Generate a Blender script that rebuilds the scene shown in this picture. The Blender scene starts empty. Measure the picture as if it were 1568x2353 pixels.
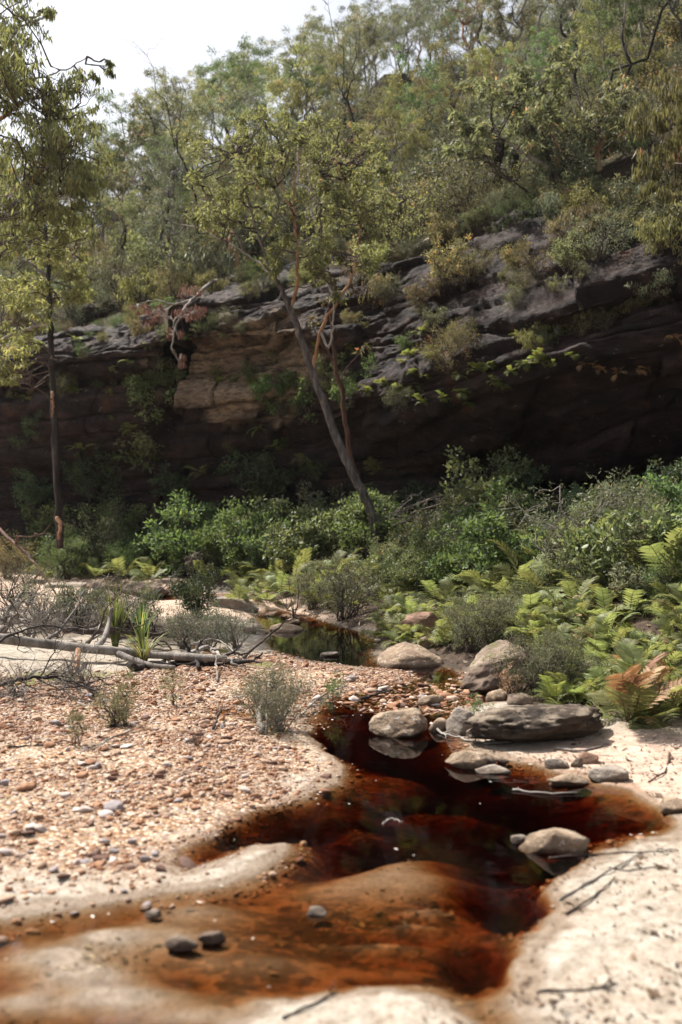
import bpy, bmesh, math, random
import numpy as np
from mathutils import Vector

# ------------------------------------------------------------------ camera, sky, sun, exposure
SC = bpy.context.scene
COL = SC.collection
CAM_H = 1.6
FOC = 1024 * 35.0 / 36.0            # focal length in pixels of a 682 x 1024 picture
KF = 682.0 / 1568.0                 # measured picture units -> pixels

cam_data = bpy.data.cameras.new('camera')
cam = bpy.data.objects.new('camera', cam_data)
COL.objects.link(cam)
cam.location = (0, 0, CAM_H)
cam.rotation_euler = (math.radians(90), 0, 0)
cam_data.sensor_fit = 'VERTICAL'
cam_data.sensor_height = 36.0
cam_data.sensor_width = 24.0
cam_data.lens = 35.0
cam_data.clip_start = 0.05
cam_data.clip_end = 2000
cam_data.dof.use_dof = True
cam_data.dof.focus_distance = 10.5
cam_data.dof.aperture_fstop = 1.5
SC.camera = cam

SUN_EL, SUN_AZ = math.radians(55), math.radians(-52)     # azimuth from +Y towards +X
world = bpy.data.worlds.new('World')
SC.world = world
world.use_nodes = True
wn = world.node_tree
wn.nodes.clear()
w_out = wn.nodes.new('ShaderNodeOutputWorld')
w_bg = wn.nodes.new('ShaderNodeBackground')
w_sky = wn.nodes.new('ShaderNodeTexSky')
w_sky.sky_type = 'NISHITA'
w_sky.sun_disc = False
w_sky.sun_elevation = SUN_EL
w_sky.sun_rotation = SUN_AZ
w_sky.altitude = 300
w_sky.air_density = 1.0
w_sky.dust_density = 4.0
w_sky.ozone_density = 1.0
w_bg.inputs['Strength'].default_value = 0.10
w_hs = wn.nodes.new('ShaderNodeHueSaturation')        # a milky, nearly white sky all round
w_hs.inputs['Saturation'].default_value = 0.35
wn.links.new(w_sky.outputs[0], w_hs.inputs['Color'])
wn.links.new(w_hs.outputs[0], w_bg.inputs['Color'])
wn.links.new(w_bg.outputs[0], w_out.inputs['Surface'])

sun_data = bpy.data.lights.new('sun', 'SUN')
sun_data.energy = 5.0
sun_data.angle = math.radians(0.55)
sun_data.color = (1.0, 0.95, 0.87)
sun = bpy.data.objects.new('sun', sun_data)
COL.objects.link(sun)
sun.location = (-20, 40, 60)
_d = Vector((math.sin(SUN_AZ) * math.cos(SUN_EL), math.cos(SUN_AZ) * math.cos(SUN_EL), math.sin(SUN_EL)))
sun.rotation_euler = _d.to_track_quat('Z', 'Y').to_euler()

SC.render.engine = 'CYCLES'
SC.cycles.use_denoising = True
SC.cycles.max_bounces = 8
SC.cycles.diffuse_bounces = 3
SC.cycles.glossy_bounces = 3
SC.cycles.transparent_max_bounces = 12
SC.cycles.caustics_reflective = False
SC.cycles.caustics_refractive = False
SC.view_settings.view_transform = 'Standard'
SC.view_settings.look = 'None'
SC.view_settings.exposure = 1.05
SC.view_settings.gamma = 1.0
SC.view_settings.use_curve_mapping = False

rng = np.random.default_rng(7)

# ------------------------------------------------------------------ numpy noise
def _hash(ix, iy, iz, seed):
    h = (ix.astype(np.int64) * 374761393 + iy.astype(np.int64) * 668265263 + iz.astype(np.int64) * 2147483647 + seed * 1274126177) & 0xFFFFFFFF
    h = ((h ^ (h >> 13)) * 1274126177) & 0xFFFFFFFF
    h = ((h ^ (h >> 16)) * 2246822519) & 0xFFFFFFFF
    return ((h ^ (h >> 15)) & 0xFFFFFF) / float(0xFFFFFF) * 2 - 1

def vnoise(p, seed=0):
    p = np.asarray(p, float)
    i = np.floor(p).astype(np.int64)
    f = p - i
    f = f * f * f * (f * (f * 6 - 15) + 10)
    out = 0
    for dx in (0, 1):
        wx = f[:, 0] if dx else 1 - f[:, 0]
        for dy in (0, 1):
            wy = f[:, 1] if dy else 1 - f[:, 1]
            for dz in (0, 1):
                wz = f[:, 2] if dz else 1 - f[:, 2]
                out = out + wx * wy * wz * _hash(i[:, 0] + dx, i[:, 1] + dy, i[:, 2] + dz, seed)
    return out

def fbm(p, octaves=4, seed=0, gain=0.5):
    p = np.asarray(p, float)
    a, s, out = 1.0, 1.0, 0
    for k in range(octaves):
        out = out + a * vnoise(p * s + 17.3 * k, seed + k)
        a *= gain
        s *= 2.03
    return out

def noise2(x, y, scale, octaves=3, seed=0):
    x = np.asarray(x, float).ravel(); y = np.asarray(y, float).ravel()
    return fbm(np.stack([x * scale, y * scale, np.zeros_like(x) + 0.37], 1), octaves, seed)

def norm(v):
    return v / np.maximum(np.linalg.norm(v, axis=-1, keepdims=True), 1e-9)

def rand_unit(n, g=None):
    return norm((g or rng).normal(size=(n, 3)))

# ------------------------------------------------------------------ picture -> place
def at(fx, fy, depth):
    return np.array([(fx * KF - 341) / FOC * depth, depth, CAM_H + (512 - fy * KF) / FOC * depth])

def flat(fx, fy, z=0.0):
    d = (CAM_H - z) * FOC / (fy * KF - 512)
    return np.array([(fx * KF - 341) / FOC * d, d])

def poly(points):
    return np.array([p[1:] if p[0] == 'W' else flat(*p) for p in points], float)

W = 'W'
WATER = poly([(W, -2.3, 3.8), (0, 2106), (120, 2096), (250, 2078), (385, 2052), (440, 2048), (500, 2036), (560, 2012), (610, 1985), (648, 1955), (645, 1942),
    (600, 1944), (540, 1960), (480, 1985), (425, 2004), (398, 1988), (420, 1952), (480, 1912), (560, 1872), (640, 1850), (700, 1830),
    (760, 1800), (803, 1772), (770, 1745), (740, 1720), (720, 1695), (706, 1660), (715, 1635), (770, 1600), (830, 1588), (905, 1572), (955, 1560),
    (930, 1546), (880, 1537), (800, 1530), (740, 1522), (690, 1512), (640, 1502), (612, 1485), (616, 1460), (602, 1440), (585, 1420), (600, 1404),
    (650, 1402), (705, 1414), (780, 1440), (850, 1455), (866, 1470), (862, 1520), (900, 1532), (1010, 1528), (1062, 1545), (1065, 1575), (1150, 1590), (1215, 1596),
    (1220, 1606), (1130, 1614), (1070, 1624), (1050, 1642), (1060, 1690), (1080, 1725), (1160, 1745), (1250, 1762), (1290, 1777), (1370, 1797),
    (1430, 1812), (1500, 1845), (1552, 1880), (1560, 1895), (1540, 1906), (1450, 1940), (1350, 1978), (1295, 2018), (1272, 2045), (1302, 2088),
    (1285, 2108), (1182, 2175), (1165, 2240), (1180, 2353), (W, 0.6, 2.2), (W, 0.5, 0.8), (W, -1.5, 0.6), (W, -2.8, 2.4)])
FARPOOL = poly([(95, 1346), (250, 1346), (400, 1353), (600, 1366), (600, 1378), (480, 1373), (400, 1372), (424, 1386), (385, 1393), (290, 1370), (200, 1362), (100, 1353)])
ISLET = poly([(500, 2356), (600, 2312), (740, 2288), (900, 2276), (980, 2290), (1040, 2318), (1085, 2353), (W, 0.33, 2.85), (W, 0.0, 2.65), (W, -0.33, 2.8)])
BANK = poly([(W, -40, 24), (0, 1331), (230, 1339), (420, 1352), (600, 1388), (720, 1416), (860, 1466), (885, 1490), (1010, 1522), (1060, 1540), (1220, 1588),
    (1240, 1608), (1400, 1640), (1430, 1690), (1568, 1668), (1750, 1655), (W, 6, 7), (W, 14, 6), (W, 40, 6), (W, 40, 60), (W, -40, 60)])
GRAVEL = poly([(-500, 1560), (0, 1590), (250, 1570), (330, 1545), (480, 1530), (640, 1505), (740, 1520), (880, 1535), (1010, 1560), (1040, 1590), (1030, 1640),
    (860, 1660), (720, 1640), (712, 1660), (745, 1720), (810, 1772), (640, 1852), (480, 1915), (400, 2030), (200, 2062), (-40, 2080), (-500, 2030)])
SANDPATCH = [(100, 1745, .5), (310, 1760, .22), (680, 1560, .5), (560, 1580, .35), (700, 1545, .3), (60, 1850, .25), (500, 1840, .2), (360, 1900, .2), (250, 2060, .25)]

def seg_dist(x, y, P):
    """signed distance to a polygon, negative inside"""
    d2 = np.full(x.shape, 1e18)
    inside = np.zeros(x.shape, bool)
    Q = np.roll(P, -1, 0)
    for (ax, ay), (bx_, by_) in zip(P, Q):
        ex, ey = bx_ - ax, by_ - ay
        t = np.clip(((x - ax) * ex + (y - ay) * ey) / (ex * ex + ey * ey + 1e-12), 0, 1)
        d2 = np.minimum(d2, (x - ax - t * ex) ** 2 + (y - ay - t * ey) ** 2)
        c = ((ay > y) != (by_ > y))
        inside ^= c & (x < (bx_ - ax) * (y - ay) / ((by_ - ay) if by_ != ay else 1e-12) + ax)
    d = np.sqrt(d2)
    return np.where(inside, -d, d)

def smooth(a, b, x):
    t = np.clip((x - a) / (b - a), 0, 1)
    return t * t * (3 - 2 * t)

def shore(x, y):
    s = np.minimum(seg_dist(x, y, WATER), seg_dist(x, y, FARPOOL))
    s = np.maximum(s, -seg_dist(x, y, ISLET))
    wob = (noise2(x, y, 3.0, 3, 5) * 0.045).reshape(x.shape)
    fine = (noise2(x, y, 11.0, 3, 6) * .02 + noise2(x, y, 5.0, 3, 8) * .03).reshape(x.shape)
    return s + wob * .8 + fine

# shallow sandy bars (some imitating sky reflection) and dark holes under the water: picture point, radius (m), bed height
BARS = [(520, 2150, .72, .40, -.09), (780, 2070, .46, .30, -.085), (980, 2000, .28, .2, -.07), (970, 1985, .32, .17, -.035), (850, 2035, .36, .14, -.035), (920, 2010, .3, .14, -.022), (980, 2085, .15, .05, -.045), (950, 2115, .14, .03, -.05), (880, 2160, .26, .04, -.06),
        (880, 1780, .36, .30, -.12), (760, 1850, .25, .12, -.14), (1000, 1850, .4, .12, -.14), (860, 1890, .34, .14, -.09), (690, 1950, .08, .14, -.05),
        (450, 2090, .26, .13, -.02), (300, 2150, .36, .16, .002), (100, 2200, .36, .18, .008), (60, 2300, .34, .16, .012), (300, 2290, .30, .12, .008), (560, 2200, .3, .08, -.04), (200, 2240, .24, .12, .012), (440, 2330, .2, .06, -.004)]  # raised pale bars at lower left imitate the sky's white reflection

HOLES = [(560, 1915, .30, .16, -.26), (700, 1885, .3, .25, -.34), (1160, 2050, .20, .30, -.42), (1180, 1970, .32, .22, -.42), (1090, 2190, .16, .24, -.36), (1030, 1880, .5, .3, -.4), (1400, 1870, .4, .2, -.25), (950, 2230, .3, .06, -.22), (780, 1700, .3, .5, -.35)]

def ground_h(x, y):
    x = np.asarray(x, float); y = np.asarray(y, float)
    shp = np.broadcast(x, y).shape
    x, y = [np.broadcast_to(v, shp).ravel().astype(float) for v in (x, y)]
    s = shore(x, y)
    n1 = noise2(x, y, 0.5, 4, 11)
    n2 = noise2(x, y, 2.2, 4, 12)
    n3 = noise2(x, y, 9.0, 2, 13)
    land = np.maximum(s, 0)
    right = smooth(0.6, 2.2, x - 0.06 * (y - 4))
    h_land = (0.045 + 0.035 * right) * np.minimum(land, 4.5) + 0.004 * smooth(0, .06, land) + (0.05 * n1 + 0.02 * n2) * smooth(0.05, 1.0, land) + 0.008 * n3 * smooth(0, .15, land)
    depth = np.maximum(-s, 0)
    bed = -(0.85 * np.minimum(depth, .2) + 0.30 * smooth(.10, .6, depth)) * (0.9 + .3 * n1)
    # shallow bars
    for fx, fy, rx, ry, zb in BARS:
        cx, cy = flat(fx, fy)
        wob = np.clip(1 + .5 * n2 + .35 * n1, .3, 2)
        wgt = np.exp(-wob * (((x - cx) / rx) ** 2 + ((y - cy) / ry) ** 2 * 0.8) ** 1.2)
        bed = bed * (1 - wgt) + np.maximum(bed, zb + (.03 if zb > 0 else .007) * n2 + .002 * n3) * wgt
    for fx, fy, rx, ry, zb in HOLES:
        cx, cy = flat(fx, fy)
        bed = np.minimum(bed, zb * np.exp(-(((x - cx) / rx) ** 2 + ((y - cy) / ry) ** 2)) * smooth(0, .10, depth))
    rif = flat(930, 1600)
    wr = np.exp(-(((x - rif[0]) / .62) ** 2 + ((y - rif[1]) / .75) ** 2) ** 1.5)
    bed = bed * (1 - wr) + (-0.075 + .05 * n2) * wr
    far = smooth(11.5, 13.5, y)
    bed = bed * (1 - .45 * far)
    bed = bed + .012 * n2 * smooth(.1, .5, depth) + .002 * n3 * smooth(.05, .3, depth)
    bed = bed * .4                              # a thin sheet of strongly coloured water
    h = np.where(s > 0, h_land, np.minimum(bed, .012))
    b = np.maximum(-seg_dist(x, y, BANK), 0)
    lift = 0.27 * np.minimum(b, 5.6) + .10 * (n1 + .6) * smooth(0, 2, b)
    lift = lift * (1 - .55 * smooth(-3.0, -5.5, x) * smooth(16, 20, y))
    h = h + lift
    # hollow bedrock shelves at the far end of the creek
    h = h + .10 * smooth(0, .35, land) * smooth(14.5, 16.5, y) * smooth(0.5, -1, x)
    return h.reshape(shp)

_ys = np.concatenate([np.linspace(2.6, 12, 700), np.linspace(12.02, 27, 500)])
def on_ground(fx, fy, wet=False):
    """where the ray through a picture point meets the ground"""
    x = (fx * KF - 341) / FOC * _ys
    z = CAM_H + (512 - fy * KF) / FOC * _ys
    h = ground_h(x, _ys)
    if wet: h = np.maximum(h, 0)
    k = np.argmax(z <= h) if np.any(z <= h) else len(_ys) - 1
    return np.array([x[k], _ys[k], float(h[k])])

def gz(x, y):
    return float(ground_h(np.array([x]), np.array([y]))[0])

# the cliff line: picture column -> depth of its front
_CX = np.array([-2200, -900, -300, 0, 385, 600, 850, 1050, 1270, 1500, 1750, 2300, 3600], float)
_CD = np.array([30, 27.5, 25.5, 24.5, 23.3, 22.0, 19.6, 17.9, 16.7, 15.8, 15.2, 14.2, 13.0], float)
_CXX = (_CX * KF - 341) / FOC * _CD
def cliff_y(x):
    return np.interp(x, _CXX, _CD)

def hill_h(x, y):
    x = np.asarray(x, float); y = np.asarray(y, float)
    shp = np.broadcast(x, y).shape
    x, y = [np.broadcast_to(v, shp).ravel().astype(float) for v in (x, y)]
    yy = np.minimum(y, 62)
    z = 6.3 + 0.487 * (yy - 21) + 0.40 * np.clip(x, -60, 60) + .10 * np.maximum(x - 5, 0) - .12 * np.maximum(-7 - x, 0)
    z -= .35 * np.maximum(y - 62, 0)
    z += 0.55 * noise2(x, y, 0.16, 3, 31) + .25 * noise2(x, y, 0.6, 3, 32)
    z -= 0.9 * np.exp(-np.maximum(y - cliff_y(x) - 2.0, 0) / 1.6)
    return z.reshape(shp)

_yh = np.linspace(17, 75, 1200)
def on_hill(fx, fy):
    x = (fx * KF - 341) / FOC * _yh
    z = CAM_H + (512 - fy * KF) / FOC * _yh
    h = hill_h(x, _yh)
    ok = (z <= h) & (_yh > cliff_y(x) + 2.2)
    k = np.argmax(ok) if np.any(ok) else len(_yh) - 1
    return np.array([x[k], _yh[k], float(h[k])])

# ------------------------------------------------------------------ mesh building
class Geo:
    def __init__(self):
        self.V, self.F, self.M, self.R, self.n = [], [], [], [], 0
    def add(self, V, faces, mat=0, rnd=None):
        V = np.asarray(V, np.float32)
        faces = faces if isinstance(faces, (list, tuple)) else [faces]
        for f in faces:
            f = np.asarray(f, np.int32)
            self.F.append(f + self.n); self.M.append(np.full(len(f), mat, np.int32))
        self.V.append(V)
        self.R.append(np.zeros(len(V), np.float32) if rnd is None else np.broadcast_to(np.asarray(rnd, np.float32), (len(V),)))
        self.n += len(V)
        return self
    def mesh(self, name, mats, smooth_shade=True, attrs=None):
        me = bpy.data.meshes.new(name)
        V = np.concatenate(self.V); R = np.concatenate(self.R)
        me.vertices.add(len(V))
        me.vertices.foreach_set('co', V.ravel())
        sizes = np.concatenate([np.full(len(f), f.shape[1], np.int32) for f in self.F])
        loops = np.concatenate([f.ravel() for f in self.F])
        me.loops.add(len(loops))
        me.loops.foreach_set('vertex_index', loops)
        me.polygons.add(len(sizes))
        starts = np.concatenate([[0], np.cumsum(sizes)[:-1]]).astype(np.int32)
        me.polygons.foreach_set('loop_start', starts)
        me.polygons.foreach_set('loop_total', sizes)
        me.polygons.foreach_set('material_index', np.concatenate(self.M))
        me.polygons.foreach_set('use_smooth', np.full(len(sizes), smooth_shade))
        a = me.attributes.new('rnd', 'FLOAT', 'POINT'); a.data.foreach_set('value', R)
        for k, v in (attrs or {}).items():
            a = me.attributes.new(k, 'FLOAT', 'POINT'); a.data.foreach_set('value', np.asarray(v, np.float32))
        for m in (mats if isinstance(mats, (list, tuple)) else [mats]):
            me.materials.append(m)
        me.update(calc_edges=True)
        me.validate()
        return me

def link(name, data=None, parent=None, loc=None, rot=None, scale=None):
    o = bpy.data.objects.new(name, data)
    COL.objects.link(o)
    if parent is not None:
        o.parent = parent
    if loc is not None:
        o.location = [float(v) for v in loc]
    if rot is not None:
        o.rotation_euler = rot
    if scale is not None:
        o.scale = (scale,) * 3 if np.isscalar(scale) else scale
    return o

def tag(o, label, category=None, group=None, kind=None):
    o['label'] = label
    if category: o['category'] = category
    if group: o['group'] = group
    if kind: o['kind'] = kind
    return o

def tube(geo, pts, radii, sides=6, mat=0, rnd=0.0, rough=0.0):
    P = np.asarray(pts, float)
    n = len(P)
    r = np.broadcast_to(np.asarray(radii, float), (n,))
    T = np.gradient(P, axis=0)
    T = norm(T)
    ref = np.array([0.31, 0.87, 0.11])
    A = norm(np.cross(T, ref)); B = np.cross(T, A)
    ang = np.linspace(0, 2 * np.pi, sides, endpoint=False)
    ring = np.cos(ang)[None, :, None] * A[:, None] + np.sin(ang)[None, :, None] * B[:, None]
    rr = r[:, None] * np.ones((1, sides))
    if rough:
        rr = rr * (1 + rough * rng.normal(size=rr.shape))
    V = (P[:, None] + ring * rr[:, :, None]).reshape(-1, 3)
    i = np.arange(n - 1)[:, None] * sides; j = np.arange(sides)[None]
    j2 = (j + 1) % sides
    F = np.stack([i + j, i + j2, i + sides + j2, i + sides + j], -1).reshape(-1, 4)
    V = np.concatenate([V, P[:1] - T[:1] * r[0] * .2, P[-1:] + T[-1:] * r[-1] * .4])
    a, b = n * sides, n * sides + 1
    j = np.arange(sides); j2 = (j + 1) % sides
    c0 = np.stack([np.full(sides, a), j2, j], -1)
    c1 = np.stack([np.full(sides, b), (n - 1) * sides + j, (n - 1) * sides + j2], -1)
    geo.add(V, [F, c0, c1], mat, rnd)

def bend(a, b, n=6, wob=0.06, sag=0.0, g=None):
    """a crooked line from a to b"""
    g = g or rng
    a, b = np.asarray(a, float), np.asarray(b, float)
    t = np.linspace(0, 1, n)[:, None]
    L = np.linalg.norm(b - a)
    P = a + (b - a) * t
    w = g.normal(size=(n, 3)) * wob * L
    w[0] = w[-1] = 0
    w = (w + np.roll(w, 1, 0) * .5)
    w[0] = 0; w[-1] *= .3
    P = P + w * np.sin(np.pi * np.clip(t, 0, 1)) ** .5
    P[:, 2] += sag * L * (t * (1 - t) * 4)[:, 0]
    return P

def leaf_cloud(geo, g, centers, radii, n_each, length, width, droop=0.5, mat=0, squash=.75, round_leaf=False, shell=.5, up=False):
    C = np.repeat(np.asarray(centers, float), n_each, 0)
    Rr = np.repeat(np.broadcast_to(np.asarray(radii, float), (len(centers),)), n_each)
    n = len(C)
    u = rand_unit(n, g) * (g.random(n) ** shell)[:, None]
    u[:, 2] *= squash
    p = C + u * Rr[:, None]
    d = rand_unit(n, g)
    target = np.array([0, 0, 1.0 if up else -1.0])
    d = norm(d * (1 - droop) + target * droop + (u * .5 if up else 0))
    s = norm(np.cross(d, rand_unit(n, g)))
    nn = np.cross(d, s)
    L = length * g.uniform(.65, 1.25, n)[:, None]; Wd = width * g.uniform(.7, 1.2, n)[:, None]
    fold = nn * Wd * .22
    curl = nn * L * g.normal(0, .12, n)[:, None]
    rv = np.repeat(np.clip(g.random(n) * .55 + .45 * np.repeat(g.random(len(centers)), n_each), 0, 1), 6 if round_leaf else 4)
    if round_leaf:
        V = np.stack([p, p + d * L * .28 + s * Wd * .5 + fold, p + d * L * .68 + s * Wd * .42 + fold, p + d * L + curl, p + d * L * .68 - s * Wd * .42 + fold, p + d * L * .28 - s * Wd * .5 + fold], 1).reshape(-1, 3)
        b = np.arange(n)[:, None] * 6
        F = np.concatenate([b + np.array([[0, 1, 2, 3]]), b + np.array([[0, 3, 4, 5]])])
    else:
        V = np.stack([p, p + d * L * .42 + s * Wd * .5 + fold, p + d * L + curl, p + d * L * .42 - s * Wd * .5 + fold], 1).reshape(-1, 3)
        b = np.arange(n)[:, None] * 4
        F = np.concatenate([b + np.array([[0, 1, 2]]), b + np.array([[0, 2, 3]])])
    geo.add(V, F, mat, rv)

# ------------------------------------------------------------------ materials
class NT:
    def __init__(self, name):
        self.m = bpy.data.materials.new(name)
        self.m.use_nodes = True
        self.t = self.m.node_tree
        self.t.nodes.clear()
        self.out = self.t.nodes.new('ShaderNodeOutputMaterial')
    def n(self, kind, **kw):
        x = self.t.nodes.new('ShaderNode' + kind)
        for k, v in kw.items():
            setattr(x, k, v)
        return x
    def l(self, a, b):
        self.t.links.new(a, b)
    def val(self, node, **kw):
        for k, v in kw.items():
            node.inputs[k.replace('_', ' ')].default_value = v
        return node
    def noise(self, vec, scale, detail=6, rough=.6, dist=0.0):
        x = self.n('TexNoise')
        x.inputs['Scale'].default_value = scale; x.inputs['Detail'].default_value = detail
        x.inputs['Roughness'].default_value = rough; x.inputs['Distortion'].default_value = dist
        self.l(vec, x.inputs['Vector'])
        return x.outputs['Fac']
    def ramp(self, fac, stops, mode='LINEAR'):
        x = self.n('ValToRGB')
        x.color_ramp.interpolation = mode
        e = x.color_ramp.elements
        while len(e) < len(stops): e.new(.5)
        for q, (p, c) in zip(e, stops):
            q.position = p
            q.color = (*c, 1) if not np.isscalar(c) else (c, c, c, 1)
        self.l(fac, x.inputs['Fac'])
        return x.outputs['Color']
    def mix(self, fac, a, b, mode='MIX'):
        x = self.n('MixRGB', blend_type=mode)
        for s, v in (('Fac', fac), ('Color1', a), ('Color2', b)):
            if isinstance(v, (int, float)): x.inputs[s].default_value = v
            elif isinstance(v, tuple): x.inputs[s].default_value = (*v, 1)
            else: self.l(v, x.inputs[s])
        return x.outputs['Color']
    def math(self, op, a, b=0.0, clamp=False):
        x = self.n('Math', operation=op, use_clamp=clamp)
        for i, v in enumerate((a, b)):
            if isinstance(v, (int, float)): x.inputs[i].default_value = v
            else: self.l(v, x.inputs[i])
        return x.outputs[0]
    def attr(self, name):
        return self.n('Attribute', attribute_name=name).outputs['Fac']
    def pos(self, stretch=None, obj=False):
        if obj: v = self.n('TexCoord').outputs['Object']
        else: v = self.n('NewGeometry').outputs['Position']
        if stretch:
            mp = self.n('Mapping'); mp.inputs['Scale'].default_value = stretch
            self.l(v, mp.inputs['Vector']); v = mp.outputs[0]
        return v
    def bump(self, height, strength, dist, normal=None):
        x = self.n('Bump'); x.inputs['Strength'].default_value = strength; x.inputs['Distance'].default_value = dist
        self.l(height, x.inputs['Height'])
        if normal is not None: self.l(normal, x.inputs['Normal'])
        return x.outputs[0]
    def principled(self, color, rough=.8, spec=.3, normal=None):
        p = self.n('BsdfPrincipled')
        if isinstance(color, tuple): p.inputs['Base Color'].default_value = (*color, 1)
        else: self.l(color, p.inputs['Base Color'])
        if isinstance(rough, (int, float)): p.inputs['Roughness'].default_value = rough
        else: self.l(rough, p.inputs['Roughness'])
        p.inputs['Specular IOR Level'].default_value = spec
        if normal is not None: self.l(normal, p.inputs['Normal'])
        return p
    def done(self, shader):
        self.l(shader.outputs[0] if hasattr(shader, 'outputs') else shader, self.out.inputs['Surface'])
        return self.m

def mat_leaf(name, dark, mid, light, dry=(.22, .12, .05), dry_amount=.06, trans=.35, rough=.55, spec=.25):
    t = NT(name)
    r = t.attr('rnd')
    oi = t.n('ObjectInfo').outputs['Random']
    c = t.ramp(r, [(0, dark), (.5, mid), (1 - dry_amount - .02, light), (1 - dry_amount + .02, dry)])
    h = t.n('HueSaturation')
    h.inputs['Hue'].default_value = .5
    t.l(t.math('ADD', t.math('MULTIPLY', oi, .05), .475), h.inputs['Hue'])
    t.l(t.math('ADD', t.math('MULTIPLY', oi, .55), .72), h.inputs['Value'])
    t.l(c, h.inputs['Color'])
    p = t.principled(h.outputs[0], rough, spec)
    tr = t.n('BsdfTranslucent')
    t.l(t.mix(1.0, h.outputs[0], (1.12, 1.08, .72), 'MULTIPLY'), tr.inputs['Color'])
    mx = t.n('MixShader'); mx.inputs[0].default_value = min(trans + .13, .58)
    t.l(p.outputs[0], mx.inputs[1]); t.l(tr.outputs[0], mx.inputs[2])
    return t.done(mx)

def mat_bark(name, c1, c2, c3, scale=6.0, stretch=(1, 1, .22), bump=.5):
    t = NT(name)
    v = t.pos(stretch, obj=True)
    a = t.noise(v, scale, 8, .65); b = t.noise(v, scale * 6, 6, .7)
    c = t.ramp(a, [(.3, c1), (.5, c2), (.68, c3)])
    c = t.mix(.45, c, t.ramp(b, [(.3, .25), (.7, 1.0)]), 'MULTIPLY')
    return t.done(t.principled(c, .85, .2, t.bump(b, bump, .02)))

def mat_rock(name, dark, mid, light, scale=1.5, lichen=None, lichen_amt=.62, moss=None, moss_at=.55, bump=.6, strata=2.2, rough=.85, obj=True, stain=None):
    t = NT(name)
    v = t.pos(None, obj)
    vs = t.pos((1, 1, strata), obj)
    a = t.noise(vs, scale, 9, .62, .3); b = t.noise(v, scale * 7, 8, .65); f = t.noise(v, scale * 42, 4, .6)
    c = t.ramp(a, [(.30, dark), (.5, mid), (.70, light)])
    c = t.mix(.55, c, t.ramp(b, [(.32, .38), (.62, 1.0)]), 'MULTIPLY')
    c = t.mix(.35, c, t.ramp(f, [(.35, .5), (.6, 1.0)]), 'MULTIPLY')
    if stain:
        c = t.mix(t.ramp(t.noise(t.pos((1, 1, .5), obj), scale * .9, 6, .6), [(.55, 0.0), (.70, .8)]), c, stain)
    if lichen:
        k = t.noise(v, scale * 5.0, 7, .72)
        c = t.mix(t.ramp(k, [(lichen_amt, 0.0), (lichen_amt + .04, .85)]), c, lichen)
    if moss:  # colour for upward faces, moss and painted lit tops alike
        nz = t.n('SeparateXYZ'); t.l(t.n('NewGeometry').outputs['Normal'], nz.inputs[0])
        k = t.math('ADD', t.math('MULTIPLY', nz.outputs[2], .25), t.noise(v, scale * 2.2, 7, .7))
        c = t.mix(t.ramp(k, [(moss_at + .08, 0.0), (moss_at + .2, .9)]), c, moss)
    pz = t.n('SeparateXYZ'); t.l(t.n('NewGeometry').outputs['Position'], pz.inputs[0])
    damp = t.ramp(t.math('ADD', pz.outputs[2], t.math('MULTIPLY', t.math('SUBTRACT', b, .5), .05)), [(.018, .8), (.034, 0.0)])
    c = t.mix(damp, c, t.mix(1.0, c, (.34, .29, .25), 'MULTIPLY'))      # wet foot of rocks that stand in the creek
    n = t.bump(a, bump, .12)
    n = t.bump(b, bump, .035, n)
    n = t.bump(f, bump * .7, .008, n)
    return t.done(t.principled(c, rough, .3, n))

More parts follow.
